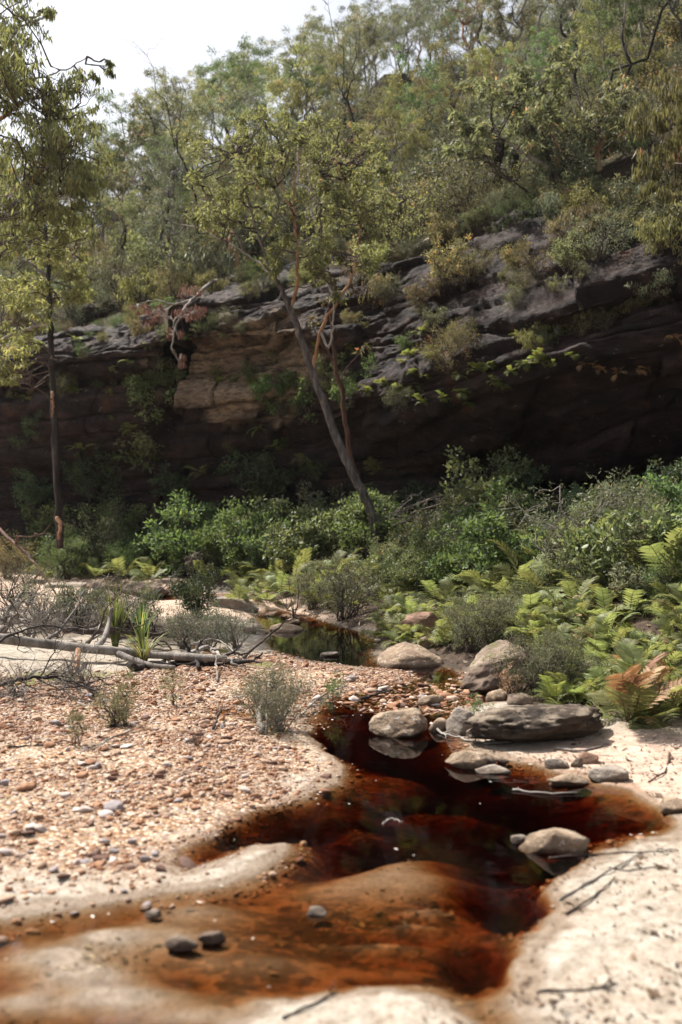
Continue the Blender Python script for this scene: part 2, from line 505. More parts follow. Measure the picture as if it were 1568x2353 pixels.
# ------------------------------------------------------------------ ground sheet
def build_ground():
    t = NT('creek_ground')
    v = t.pos()
    n_f = t.noise(v, 160, 4, .6); n_m = t.noise(v, 14, 7, .65); n_l = t.noise(v, 1.3, 6, .6); n_s = t.noise(t.pos((1, 2.2, 1)), 5, 8, .7)
    sand = t.ramp(n_m, [(.30, (.21, .17, .125)), (.5, (.355, .31, .255)), (.68, (.45, .405, .345))])
    sand = t.mix(.65, sand, t.ramp(n_f, [(.3, .35), (.6, 1.0)]), 'MULTIPLY')
    sand = t.mix(t.ramp(n_l, [(.45, 0.0), (.7, .45)]), sand, (.26, .185, .12))
    speck = t.ramp(t.noise(v, 42, 6, .78), [(.555, 0.0), (.61, .8)])
    sand = t.mix(speck, sand, (.14, .075, .04))
    vo = t.n('TexVoronoi'); vo.inputs['Scale'].default_value = 46; t.l(t.pos((1, 1, .3)), vo.inputs['Vector'])
    vc = t.n('SeparateColor'); t.l(vo.outputs['Color'], vc.inputs[0])
    grit = t.ramp(vc.outputs[0], [(0, (.16, .08, .045)), (.25, (.30, .16, .08)), (.5, (.44, .29, .17)), (.75, (.52, .42, .31)), (1, (.57, .50, .42))])
    grit = t.mix(t.ramp(vo.outputs['Distance'], [(.35, 0.0), (.62, .75)]), grit, (.12, .07, .045))
    sand = t.mix(t.math('MULTIPLY', t.attr('gravelly'), t.ramp(t.noise(v, 6, 5, .7), [(.36, 0.45), (.5, 1.0)])), sand, grit)
    litter = t.ramp(n_m, [(.3, (.018, .012, .010)), (.55, (.055, .036, .024)), (.75, (.11, .07, .045))])
    c = t.mix(t.attr('litter'), sand, litter)
    rock = t.ramp(n_s, [(.3, (.17, .11, .085)), (.5, (.40, .29, .22)), (.7, (.52, .41, .33))])
    c = t.mix(t.attr('rock'), c, rock)
    moss = t.ramp(n_m, [(.3, (.045, .05, .012)), (.7, (.16, .17, .035))])
    c = t.mix(t.attr('moss'), c, moss)
    # stained, litter covered creek bed
    bedtex = t.ramp(t.math('ADD', t.math('MULTIPLY', t.noise(t.pos((1, 2.0, 1)), 13, 9, .72, .4), .65), t.math('MULTIPLY', t.noise(v, 2.2, 4, .6), .35)), [(.455, (.010, .007, .006)), (.495, (.09, .055, .032)), (.545, (.48, .35, .23))])
    bedtex = t.mix(.35, bedtex, t.ramp(t.noise(v, 30, 6, .7), [(.4, .2), (.6, 1.0)]), 'MULTIPLY')
    c = t.mix(t.attr('bed'), c, bedtex)
    wet = t.attr('wet')
    c = t.mix(wet, c, t.mix(1.0, c, (.52, .42, .34), 'MULTIPLY'))
    n = t.bump(n_m, .5, .02); n = t.bump(n_f, .6, .004, n); n = t.bump(vo.outputs['Distance'], .35, -.008, n)
    rough = t.math('SUBTRACT', .92, t.math('MULTIPLY', wet, .35))
    t.done(t.principled(c, rough, .25, n))

    ys = [-30, -12, -5, -1, .8, 1.8]
    y = 2.3
    while y < 27:
        ys.append(y); y += max(.018, .0042 * y)
    ys += [28, 30, 34, 40, 60, 110]
    xs = np.concatenate([[-140, -70, -40, -26, -18, -14, -11.5], np.arange(-10, -4, .12), np.arange(-4, 4, .028), np.arange(4, 9, .12), [10, 12, 15, 20, 28, 45, 80, 150]])
    X, Y = np.meshgrid(xs, np.array(ys))
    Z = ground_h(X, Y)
    x, y = X.ravel(), Y.ravel()
    s = shore(x, y)
    b = -seg_dist(x, y, BANK)
    n = noise2(x, y, 1.7, 4, 41)
    litter = smooth(-.75, -.1, b + .45 * n) * np.where(y > 7.6, 1, smooth(-.1, .3, b))
    dl = on_ground(330, 1490)
    deb = np.exp(-((x - dl[0] + .6) / 2.4) ** 2 - ((y - dl[1] - 1.6) / 1.5) ** 2)
    litter = np.maximum(litter, smooth(.35, .75, deb + .35 * n))
    rock = smooth(13.6, 15.5, y) * smooth(.1, -.5, x) * (1 - smooth(-.1, .4, b))
    c = flat(1500, 1765)
    rock = np.maximum(rock, smooth(.2, .6, np.exp(-((x - c[0]) / 1.0) ** 2 - ((y - c[1]) / .75) ** 2) + .15 * n) * (s > 0) * .9)
    moss = np.zeros_like(x)
    for fx, fy, r, k in [(110, 1562, .42, 1), (30, 1575, .3, .8), (610, 1520, .22, .8), (210, 1550, .2, .6)]:
        c = on_ground(fx, fy)
        moss = np.maximum(moss, k * smooth(.25, .7, np.exp(-((x - c[0]) / r) ** 2 - ((y - c[1]) / (r * 1.1)) ** 2) + .25 * n))
    bed = .85 * smooth(.04, .16, -s + .05 * n)
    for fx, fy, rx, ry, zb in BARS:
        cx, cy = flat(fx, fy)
        bed = bed * (1 - (.72 if -.036 <= zb <= -.02 else (1.0 if zb > -.01 else (.35 if zb > -.05 else .0))) * np.exp(-(((x - cx) / rx) ** 2 + ((y - cy) / ry) ** 2 * .8) ** 1.6))  # bars at the surface are paled in place of sky reflection
    wet = .8 * smooth(.095, .055, s + .05 * n)
    gravelly = smooth(-.3, .4, -seg_dist(x, y, GRAVEL) + .3 * n) * smooth(3.9, 4.7, y)
    V = np.stack([x, y, Z.ravel()], 1)
    nx, ny = len(xs), len(ys)
    i = np.arange(ny - 1)[:, None] * nx; j = np.arange(nx - 1)[None]
    F = np.stack([i + j, i + j + 1, i + nx + j + 1, i + nx + j], -1).reshape(-1, 4)
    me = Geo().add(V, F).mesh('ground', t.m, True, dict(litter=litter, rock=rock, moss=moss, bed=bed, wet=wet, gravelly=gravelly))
    tag(link('ground', me), 'pale sand and gravel creek bed with its dark leafy banks', kind='structure')

def build_water():
    t = NT('tea_brown_water')
    v = t.pos((1, .55, 1))
    rip = t.noise(v, 9, 3, .5)
    fine = t.noise(v, 34, 3, .5)
    n = t.bump(rip, .05, .02); n = t.bump(fine, .03, .006, n)
    fr = t.n('Fresnel'); fr.inputs['IOR'].default_value = 1.333; t.l(n, fr.inputs['Normal'])
    gl = t.n('BsdfGlossy'); gl.inputs['Roughness'].default_value = .015; t.l(n, gl.inputs['Normal'])
    tr = t.n('BsdfTransparent')
    mx = t.n('MixShader')
    t.l(fr.outputs[0], mx.inputs[0]); t.l(tr.outputs[0], mx.inputs[1]); t.l(gl.outputs[0], mx.inputs[2])
    t.l(mx.outputs[0], t.out.inputs['Surface'])
    va = t.n('VolumeAbsorption')
    va.inputs['Color'].default_value = (.71, .40, .04, 1); va.inputs['Density'].default_value = 21.0
    t.l(va.outputs[0], t.out.inputs['Volume'])
    x0, x1, y0, y1, zb = -9.5, 3.2, .2, 24.5, -1.6
    V = [(x0, y0, 0), (x1, y0, 0), (x1, y1, 0), (x0, y1, 0), (x0, y0, zb), (x1, y0, zb), (x1, y1, zb), (x0, y1, zb)]
    F = [[0, 1, 2, 3], [7, 6, 5, 4], [0, 4, 5, 1], [1, 5, 6, 2], [2, 6, 7, 3], [3, 7, 4, 0]]
    me = Geo().add(V, np.array(F)).mesh('water', t.m, False)
    tag(link('water', me), 'still tea brown creek water over orange sand', kind='structure')

# ------------------------------------------------------------------ cliff and hillside
def build_cliff():
    # per picture column: (set back in metres, picture height) from the foot to the top
    KEYS = {
        -2200: [(0, 1400), (.3, 1250), (.9, 1150), (.9, 1090), (.3, 1060), (0, 940), (.4, 915), (.1, 885), (.2, 850), (.7, 790)],
        -900: [(0, 1400), (.3, 1250), (.9, 1150), (.9, 1090), (.3, 1060), (0, 940), (.4, 915), (.1, 885), (.2, 850), (.7, 790)],
        -300: [(0, 1400), (.3, 1250), (.9, 1150), (.9, 1090), (.3, 1060), (0, 940), (.4, 915), (.1, 885), (.2, 850), (.7, 790)],
        0: [(0, 1400), (.3, 1250), (.8, 1150), (.9, 1090), (.3, 1060), (0, 930), (.45, 905), (.15, 875), (.25, 850), (.8, 790)],
        130: [(0, 1400), (.3, 1250), (.8, 1150), (.9, 1090), (.4, 1050), (.1, 925), (.55, 900), (.1, 865), (.0, 830), (.5, 770)],
        340: [(0, 1400), (.4, 1250), (.9, 1150), (1.0, 1060), (.6, 1000), (.3, 900), (.5, 870), (-.1, 845), (-.25, 790), (.4, 735)],
        400: [(0, 1400), (.5, 1250), (1.0, 1150), (1.0, 1060), (.6, 1000), (.2, 920), (.5, 890), (.6, 800), (-.2, 780), (.1, 700)],
        560: [(0, 1400), (.6, 1250), (1.0, 1130), (1.1, 1020), (.4, 960), (.15, 910), (.55, 895), (.6, 785), (-.1, 770), (.3, 680)],
        720: [(0, 1400), (.6, 1250), (1.2, 1130), (1.3, 1020), (.7, 960), (.4, 900), (.6, 880), (.6, 790), (.0, 760), (.4, 675)],
        850: [(.4, 1400), (1.2, 1250), (2.0, 1120), (2.0, 1040), (1.2, 980), (.4, 930), (.2, 880), (.5, 830), (.5, 760), (1.0, 640)],
        1050: [(2.0, 1400), (2.8, 1240), (3.0, 1130), (2.4, 1060), (1.2, 1000), (.1, 935), (-.1, 850), (.5, 800), (.8, 740), (2.8, 560)],
        1270: [(2.6, 1400), (3.3, 1240), (3.4, 1130), (2.5, 1050), (1.0, 960), (.0, 870), (-.05, 810), (.9, 775), (-.1, 730), (3.0, 500)],
        1500: [(3.0, 1400), (3.4, 1240), (2.8, 1130), (1.8, 1020), (.8, 900), (.0, 790), (-.1, 725), (1.0, 700), (-.3, 660), (.7, 575)],
        1750: [(3.0, 1400), (3.2, 1240), (2.5, 1130), (1.6, 1020), (.7, 900), (.0, 760), (-.1, 700), (1.0, 675), (-.3, 640), (.7, 540)],
        2300: [(2.0, 1400), (2.2, 1240), (2.0, 1130), (1.2, 1020), (.6, 900), (.0, 720), (-.1, 660), (.8, 630), (-.2, 590), (.9, 470)],
        3600: [(1.0, 1400), (1.2, 1240), (1.0, 1130), (.8, 1020), (.4, 900), (.0, 660), (-.1, 600), (.8, 570), (-.2, 530), (.9, 400)]}
    cols = sorted(KEYS)
    prof = []
    for c in cols:
        d = np.interp(c, _CX, _CD)
        x = (c * KF - 341) / FOC * d
        pts = []
        for o, fy in KEYS[c]:
            pts.append((x, o, CAM_H + (512 - fy * KF) / FOC * (d + o)))
        pts[0] = (x, KEYS[c][0][0], -.6)
        zb = float(hill_h(np.array([x]), np.array([d + 5.5]))[0])
        pts.append((x, 5.5, zb - .25))
        prof.append(pts)
    prof = np.array(prof)                                     # columns, keys, (x, setback, z)
    NR, = (420,)
    seg = np.array([1.5, 2, 2, 2, 2.2, 2.2, 1.6, 2.0, 2.2, 5.0]); cum = np.concatenate([[0], np.cumsum(seg)]) / seg.sum()
    tt = np.linspace(0, 1, NR)
    rows = np.stack([[np.interp(tt, cum, prof[c, :, k]) for k in range(3)] for c in range(len(cols))])   # c,3,NR
    xs_c = prof[:, 0, 0]
    xs = np.concatenate([np.arange(-26, -8.6, .25), np.arange(-8.6, 7.2, .03), np.arange(7.2, 24, .25)])
    O = np.stack([np.interp(xs, xs_c, rows[:, 1, r]) for r in range(NR)], 1)
    Z = np.stack([np.interp(xs, xs_c, rows[:, 2, r]) for r in range(NR)], 1)
    ker = np.exp(-np.linspace(-1.6, 1.6, 9) ** 2); ker /= ker.sum()
    def sm_rows(A):
        P = np.pad(A, ((0, 0), (4, 4)), 'edge')
        return sum(ker[k] * P[:, k:k + A.shape[1]] for k in range(9))
    O, Z = sm_rows(O), sm_rows(Z)
    X = np.repeat(xs[:, None], NR, 1)
    Y = cliff_y(X) + O
    P = np.stack([X, Y, Z], -1)
    # outward normal
    du = np.gradient(P, axis=0); dv = np.gradient(P, axis=1)
    N = norm(np.cross(du, dv))
    q = P.reshape(-1, 3)
    def F3(sx, sy, sz, o, seed):
        return fbm(q * np.array([sx, sy, sz]), o, seed)
    dip = np.where(q[:, 0] > 0, .22 * q[:, 0], .03 * q[:, 0])
    s = q[:, 2] - dip + .18 * F3(.35, .3, .3, 3, 61) + .05 * F3(1.6, 1.2, 1.6, 3, 62)
    # beds of uneven thickness: each bed bulges by its own amount, the joints between are cut in
    edges = np.cumsum(np.r_[-6.0, np.random.default_rng(3).choice([.10, .17, .28, .42, .65, .95], 70, p=[.16, .22, .24, .2, .12, .06])])
    k = np.searchsorted(edges, s) - 1
    k = np.clip(k, 0, len(edges) - 2)
    th = edges[k + 1] - edges[k]; f = (s - edges[k]) / th
    wide = .6 + 1.3 * np.abs(_hash(k, k * 0, k * 0, 14)) + th                       # length of the blocks of this bed
    u = (q[:, 0] + .35 * F3(.6, .5, .6, 3, 63)) / wide + 3.1 * _hash(k, k * 0 + 1, k * 0, 15)
    blk = np.floor(u).astype(int); fu = u - blk
    push = _hash(k, blk, k * 0, 9)
    size = np.clip(th * 1.7, .25, 1)
    near_j = np.minimum(f, 1 - f) * th; near_v = np.minimum(fu, 1 - fu) * wide
    disp = .30 * push * size
    disp -= .16 * np.exp(-(near_j / .03) ** 2) * size + .13 * np.exp(-(near_v / .03) ** 2) * size * (_hash(k, blk, k * 0, 16) > -.2)
    disp += .10 * F3(.45, .45, .9, 4, 66) + .05 * F3(2.2, 2.2, 4.5, 5, 67) + .022 * F3(7, 7, 14, 3, 70)
    xc = (385 * KF - 341) / FOC * 23.3
    disp -= .9 * np.exp(-((q[:, 0] - xc - .12 * (q[:, 2] - 4)) / .16) ** 2) * smooth(3.0, 4.2, q[:, 2])
    # runnels down the back wall of the overhang
    cave = smooth(1.5, 3, q[:, 0]) * smooth(3.8, 2.6, q[:, 2])
    run = F3(2.8, .5, .35, 3, 69)
    disp += cave * .16 * run
    back = np.repeat((tt > .86)[None], len(xs), 0).ravel()
    disp = np.where(back, disp * np.clip((1 - np.tile(tt, len(xs))) / .14, .1, 1), disp)
    V = q + N.reshape(-1, 3) * disp[:, None] * -1.0 * np.sign(-1)
    nx = len(xs)
    i = np.arange(nx - 1)[:, None] * NR; j = np.arange(NR - 1)[None]
    F = np.stack([i + j, i + NR + j, i + NR + j + 1, i + j + 1], -1).reshape(-1, 4)
    t = NT('cliff_sandstone')
    v = t.pos((1, 1, 2.6)); vv = t.pos()
    a = t.noise(v, 1.1, 12, .70, .5); b = t.noise(v, 5.5, 9, .72); f_ = t.noise(vv, 40, 5, .65)
    c = t.ramp(a, [(.33, (.004, .0022, .0024)), (.46, (.017, .009, .008)), (.55, (.044, .024, .020)), (.65, (.080, .047, .039)), (.78, (.14, .092, .075))])
    c = t.mix(.7, c, t.ramp(b, [(.35, .28), (.62, 1.0)]), 'MULTIPLY')
    c = t.mix(.4, c, t.ramp(f_, [(.35, .4), (.6, 1.0)]), 'MULTIPLY')
    tan = t.mix(.6, t.ramp(b, [(.35, (.08, .052, .036)), (.6, (.34, .25, .165))]), t.ramp(f_, [(.3, .5), (.6, 1.0)]), 'MULTIPLY')
    c = t.mix(t.attr('tan'), c, tan)
    c = t.mix(t.ramp(t.noise(t.pos((1, 1, .6)), 1.7, 7, .65), [(.60, 0.0), (.68, .6)]), c, (.09, .036, .016))
    nz = t.n('SeparateXYZ'); t.l(t.n('NewGeometry').outputs['Normal'], nz.inputs[0])
    crust = t.math('ADD', t.math('MULTIPLY', nz.outputs[2], .22), t.noise(t.pos((1, 1, 1.4)), 2.6, 9, .74))
    c = t.mix(t.ramp(crust, [(.62, 0.0), (.82, .6)]), c, (.105, .074, .060))
    c = t.mix(t.ramp(t.noise(t.pos((1, 1, 1.6)), 4.2, 8, .72), [(.63, 0.0), (.67, .75)]), c, (.22, .20, .175))
    n = t.bump(a, 1.0, .18); n = t.bump(b, 1.0, .09, n); n = t.bump(f_, .9, .02, n)
    t.done(t.principled(c, .78, .3, n))
    tc = at(560, 850, 22.3)
    tanm = smooth(1.3, .8, np.sqrt(((q[:, 0] - tc[0]) / 1.75) ** 2 + ((q[:, 2] - tc[2]) / .95) ** 2) + .35 * F3(1.5, 1.5, 2.5, 4, 71))
    me = Geo().add(V, F).mesh('cliff', t.m, True, dict(tan=tanm))
    global CLIFF_V, CLIFF_N, CLIFF_PX
    CLIFF_V = V
    CLIFF_PX = np.stack([(V[:, 0] / V[:, 1] * FOC + 341) / KF, (512 - (V[:, 2] - CAM_H) / V[:, 1] * FOC) / KF], 1)
    G_ = V.reshape(len(xs), NR, 3)
    CLIFF_N = norm(np.cross(np.gradient(G_, axis=0), np.gradient(G_, axis=1))).reshape(-1, 3)
    CLIFF_N *= np.where((CLIFF_N[:, 1] > .2) & (CLIFF_N[:, 2] < 0), -1, 1)[:, None]
    tag(link('cliff', me), 'dark layered sandstone cliff with a deep overhang above the creek', kind='structure')

def build_hillside():
    t = NT('scrubby_hillside')
    v = t.pos()
    a = t.noise(v, .8, 8, .65); b = t.noise(v, 7, 7, .7)
    c = t.ramp(a, [(.3, (.020, .014, .012)), (.48, (.060, .045, .030)), (.62, (.085, .075, .038)), (.75, (.13, .10, .075))])
    c = t.mix(.7, c, t.ramp(b, [(.35, .25), (.65, 1.0)]), 'MULTIPLY')
    t.done(t.principled(c, .95, .1, t.bump(b, .9, .12)))
    xs = np.concatenate([np.arange(-64, -24, 4), np.arange(-24, 30, .45), np.arange(30, 74, 4)])
    ts = np.concatenate([np.linspace(0, 12, 34), np.linspace(12.6, 48, 70), np.linspace(50, 90, 12)])
    X = np.repeat(xs[:, None], len(ts), 1)
    Y = cliff_y(X) + 2.3 + ts[None]
    Z = hill_h(X, Y)
    q = np.stack([X, Y, Z], -1).reshape(-1, 3)
    n = len(ts)
    i = np.arange(len(xs) - 1)[:, None] * n; j = np.arange(n - 1)[None]
    F = np.stack([i + j, i + n + j, i + n + j + 1, i + j + 1], -1).reshape(-1, 4)
    tag(link('hillside', Geo().add(q, F).mesh('hillside', t.m)), 'steep scrub covered hillside above the cliff', kind='structure')

def on_cliff(fx, fy):
    """the point of the rock face seen at a picture point"""
    d2 = (CLIFF_PX[:, 0] - fx) ** 2 + (CLIFF_PX[:, 1] - fy) ** 2
    k = np.where(d2 < max(14 ** 2, d2.min() * 1.2))[0]
    return CLIFF_V[k[np.argmin(CLIFF_V[k, 1])]].copy()

build_ground()
build_water()
build_cliff()
build_hillside()
#@@REST@@
# ------------------------------------------------------------------ shared materials
M = {}
M['leaf_olive'] = mat_leaf('leaf_olive', (0.069, 0.080, 0.043), (0.170, 0.179, 0.101), (0.298, 0.298, 0.178), (0.516, 0.258, 0.171), .07, .35)
M['leaf_yellow'] = mat_leaf('leaf_yellow_green', (0.099, 0.110, 0.041), (0.228, 0.234, 0.099), (0.367, 0.348, 0.178), (0.496, 0.298, 0.171), .06, .4)
M['leaf_grey'] = mat_leaf('leaf_grey_green', (0.065, 0.078, 0.055), (0.147, 0.169, 0.114), (0.258, 0.281, 0.205), (0.367, 0.224, 0.143), .08, .3)
M['leaf_green'] = mat_leaf('leaf_green', (0.047, 0.078, 0.030), (0.114, 0.169, 0.066), (0.211, 0.272, 0.113), (0.330, 0.281, 0.083), .03, .35)
M['leaf_gum'] = mat_leaf('leaf_gum', (0.099, 0.094, 0.059), (0.197, 0.190, 0.120), (0.308, 0.301, 0.205), (0.473, 0.254, 0.146), .07, .35)
M['leaf_bronze'] = mat_leaf('leaf_bronze', (0.101, 0.084, 0.046), (0.194, 0.169, 0.092), (0.311, 0.272, 0.164), (0.514, 0.224, 0.122), .14, .3)
M['leaf_gloss'] = mat_leaf('leaf_glossy', (0.052, 0.075, 0.031), (0.138, 0.169, 0.073), (0.284, 0.309, 0.164), (0.367, 0.318, 0.122), .04, .3, .5, .35)
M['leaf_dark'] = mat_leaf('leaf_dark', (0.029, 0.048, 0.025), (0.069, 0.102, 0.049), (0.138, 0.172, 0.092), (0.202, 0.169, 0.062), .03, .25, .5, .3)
M['leaf_heath'] = mat_leaf('leaf_heath', (0.074, 0.078, 0.049), (0.151, 0.158, 0.097), (0.239, 0.243, 0.164), (0.276, 0.187, 0.122), .10, .2)
M['leaf_dead'] = mat_leaf('leaf_dead', (0.128, 0.065, 0.050), (0.239, 0.131, 0.102), (0.367, 0.224, 0.184), (0.478, 0.318, 0.245), .2, .2)
M['fern'] = mat_leaf('fern_frond', (.105, .125, .048), (.195, .215, .085), (.30, .315, .150), (.34, .26, .09), .08, .36, .55, .3)
M['fern_yellow'] = mat_leaf('fern_yellow', (0.091, 0.115, 0.037), (0.171, 0.198, 0.062), (0.262, 0.280, 0.102), (0.319, 0.255, 0.102), .10, .4)
M['fern_brown'] = mat_leaf('fern_brown', (0.147, 0.084, 0.050), (0.293, 0.169, 0.092), (0.441, 0.281, 0.164), (0.514, 0.337, 0.205), .2, .2)
M['grass'] = mat_leaf('grass_blade', (0.064, 0.103, 0.025), (0.147, 0.206, 0.062), (0.258, 0.318, 0.122), (0.441, 0.356, 0.164), .1, .3)
M['bark_trunk'] = mat_bark('bark_dark_grey', (.030, .025, .023), (.095, .080, .074), (.23, .20, .18), 14)
M['leaf_pale'] = mat_leaf('leaf_pale', (.100, .112, .050), (.190, .205, .095), (.285, .295, .150), (.40, .25, .13), .05, .46)
M['bark_dark'] = mat_bark('bark_charred', (.010, .008, .008), (.035, .028, .026), (.11, .095, .085))
M['bark_grey'] = mat_bark('bark_grey', (.075, .062, .055), (.16, .135, .12), (.28, .25, .225))
M['bark_orange'] = mat_bark('bark_orange', (.14, .07, .04), (.38, .205, .115), (.56, .42, .30))
M['bark_white'] = mat_bark('bark_pale', (.15, .125, .105), (.30, .265, .235), (.42, .385, .345))
M['bark_red'] = mat_bark('bark_red_brown', (.03, .017, .013), (.09, .045, .032), (.17, .09, .06))
M['wood_dead'] = mat_bark('dead_wood', (.10, .085, .072), (.23, .20, .175), (.40, .36, .32), 9)
M['twig'] = mat_bark('twig_bark', (.035, .026, .022), (.09, .068, .056), (.17, .135, .11), 12)
M['rock_grey'] = mat_rock('rock_grey', (0.118, 0.078, 0.053), (0.336, 0.244, 0.167), (0.555, 0.443, 0.330), 3.2, (.50, .47, .43), .60, stain=(.16, .095, .055))
M['rock_pale'] = mat_rock('rock_pale', (.17, .13, .10), (.34, .285, .235), (.47, .42, .365), 3.0, None, stain=(.24, .15, .09))
M['rock_brown'] = mat_rock('rock_brown', (.09, .06, .045), (.22, .16, .12), (.40, .32, .25), 2.6, (.46, .43, .38), .66, (.10, .09, .035), .62)
M['rock_mossy_lit_top'] = mat_rock('rock_mossy_lit_top', (.018, .012, .009), (.075, .052, .035), (.22, .165, .12), 2.6, None, .6, (.24, .19, .14), .60, .9)  # pale tan paints the sunlit top into upward faces
M['rock_red'] = mat_rock('rock_red', (.10, .05, .035), (.26, .15, .10), (.42, .28, .2), 3.0)
M['rock_lichen'] = mat_rock('rock_lichen', (.05, .035, .03), (.13, .09, .07), (.24, .17, .13), 3.0, (.55, .53, .48), .52)

def mat_pebble():
    t = NT('creek_pebble')
    c = t.ramp(t.attr('rnd'), [(0, (0.098, 0.045, 0.027)), (.18, (0.205, 0.085, 0.039)), (.38, (0.305, 0.153, 0.078)), (.58, (0.356, 0.214, 0.133)), (.78, (0.402, 0.286, 0.216)), (.92, (0.440, 0.340, 0.295)), (1, (0.228, 0.171, 0.152))])
    v = t.pos()
    a = t.noise(v, 55, 6, .65)
    c = t.mix(.45, c, t.ramp(a, [(.3, .45), (.6, 1.0)]), 'MULTIPLY')
    return t.done(t.principled(c, .8, .3, t.bump(a, .4, .006)))
M['pebble'] = mat_pebble()

def mat_stone(name, a_, b_):
    t = NT(name)
    c = t.ramp(t.n('ObjectInfo').outputs['Random'], [(0, a_), (1, b_)])
    v = t.pos()
    a = t.noise(v, 38, 7, .65)
    c = t.mix(.55, c, t.ramp(a, [(.3, .35), (.62, 1.0)]), 'MULTIPLY')
    return t.done(t.principled(c, .8, .3, t.bump(a, .5, .008)))
STONE = {'dark brown': mat_stone('stone_dark_brown', (0.099, 0.053, 0.038), (0.165, 0.085, 0.060)), 'rust orange': mat_stone('stone_rust', (0.242, 0.113, 0.060), (0.341, 0.181, 0.101)),
         'tan': mat_stone('stone_tan', (0.330, 0.209, 0.137), (0.419, 0.294, 0.214)), 'cream': mat_stone('stone_cream', (0.419, 0.341, 0.298), (0.507, 0.437, 0.405)), 'grey': mat_stone('stone_grey', (0.210, 0.177, 0.173), (0.309, 0.267, 0.268))}

# ------------------------------------------------------------------ stones
_ico = {}
def ico(level):
    if level not in _ico:
        bm = bmesh.new()
        bmesh.ops.create_icosphere(bm, subdivisions=level, radius=1)
        bm.verts.ensure_lookup_table()
        V = np.array([v.co[:] for v in bm.verts]); F = np.array([[v.index for v in f.verts] for f in bm.faces])
        bm.free()
        _ico[level] = (V, F)
    return _ico[level]

def rock_shape(seed, level=4, boxy=.75, rough=.22, beds=0.0, flat_top=None, cuts=13):
    """an angular stone: a ball cut by random planes, then weathered"""
    V, F = ico(level)
    g = np.random.default_rng(seed + 4000)
    o = seed * 13.7
    p = np.sign(V) * np.abs(V) ** (.5 + .5 * boxy)
    p = p * (1 + rough * .8 * fbm(V * 1.1 + o, 2, seed))[:, None]
    for k in range(cuts):
        n = norm(g.normal(size=3) * np.array([1, 1, 1.25])); dist = g.uniform(.50, .86)
        d = p @ n - dist
        p = p - n[None] * (np.maximum(d, 0) * .9)[:, None]
    if beds:
        s = p[:, 2] * 4.6 + .25 * p[:, 0] + .45 * fbm(V * 1.6 + o, 3, seed + 9)
        p[:, :2] *= (1 - beds * 1.4 * np.exp(-((s - np.round(s)) / .12) ** 2))[:, None]
    p = p * (1 + rough * .30 * fbm(p * 3.3 + o, 4, seed + 5) + rough * .12 * fbm(p * 11.0 + o, 3, seed + 6))[:, None]
    if flat_top is not None:
        over = np.maximum(p[:, 2] - flat_top, 0)
        p[:, 2] -= over * .8
    return p, F

def rock(name, x0, x1, ytop, ybase, mat, label, category='rock', depth_ratio=.7, seed=1, rotz=0.0, level=4, boxy=.75, rough=.2, beds=0.0, flat_top=None, tilt=(0, 0), sink=.35, group=None, zbase=None, cuts=13):
    """a rock from its picture box; its distance comes from the ground its near edge rests on"""
    xm = (x0 + x1) / 2
    if zbase is None:
        b = on_ground(xm, ybase); zb = max(b[2], -.02); near = b[1]
    else:
        near = flat(xm, ybase, zbase)[1]; zb = zbase
    w = (x1 - x0) * KF / FOC * near * 1.03
    dd = w * depth_ratio
    yc = near + dd * .48
    x = (xm * KF - 341) / FOC * yc
    ztop = CAM_H + (512 - ytop * KF) / FOC * (yc + dd * .1)
    h = max(ztop - zb, .02)
    p, F = rock_shape(seed, level, boxy, rough, beds, flat_top, cuts)
    lo, hi = p.min(0), p.max(0)
    p = (p - (lo + hi) / 2) / (hi - lo)
    full = h / (1 - sink)
    p = p * np.array([w, dd, full])
    p[:, 2] += full * .5 - full * sink
    p[:, 2] += p[:, 0] * tilt[0] + p[:, 1] * tilt[1]
    me = Geo().add(p, F).mesh(name, mat)
    o = link(name, me, loc=(x, yc, zb), rot=(0, 0, rotz))
    return tag(o, label, category, group)

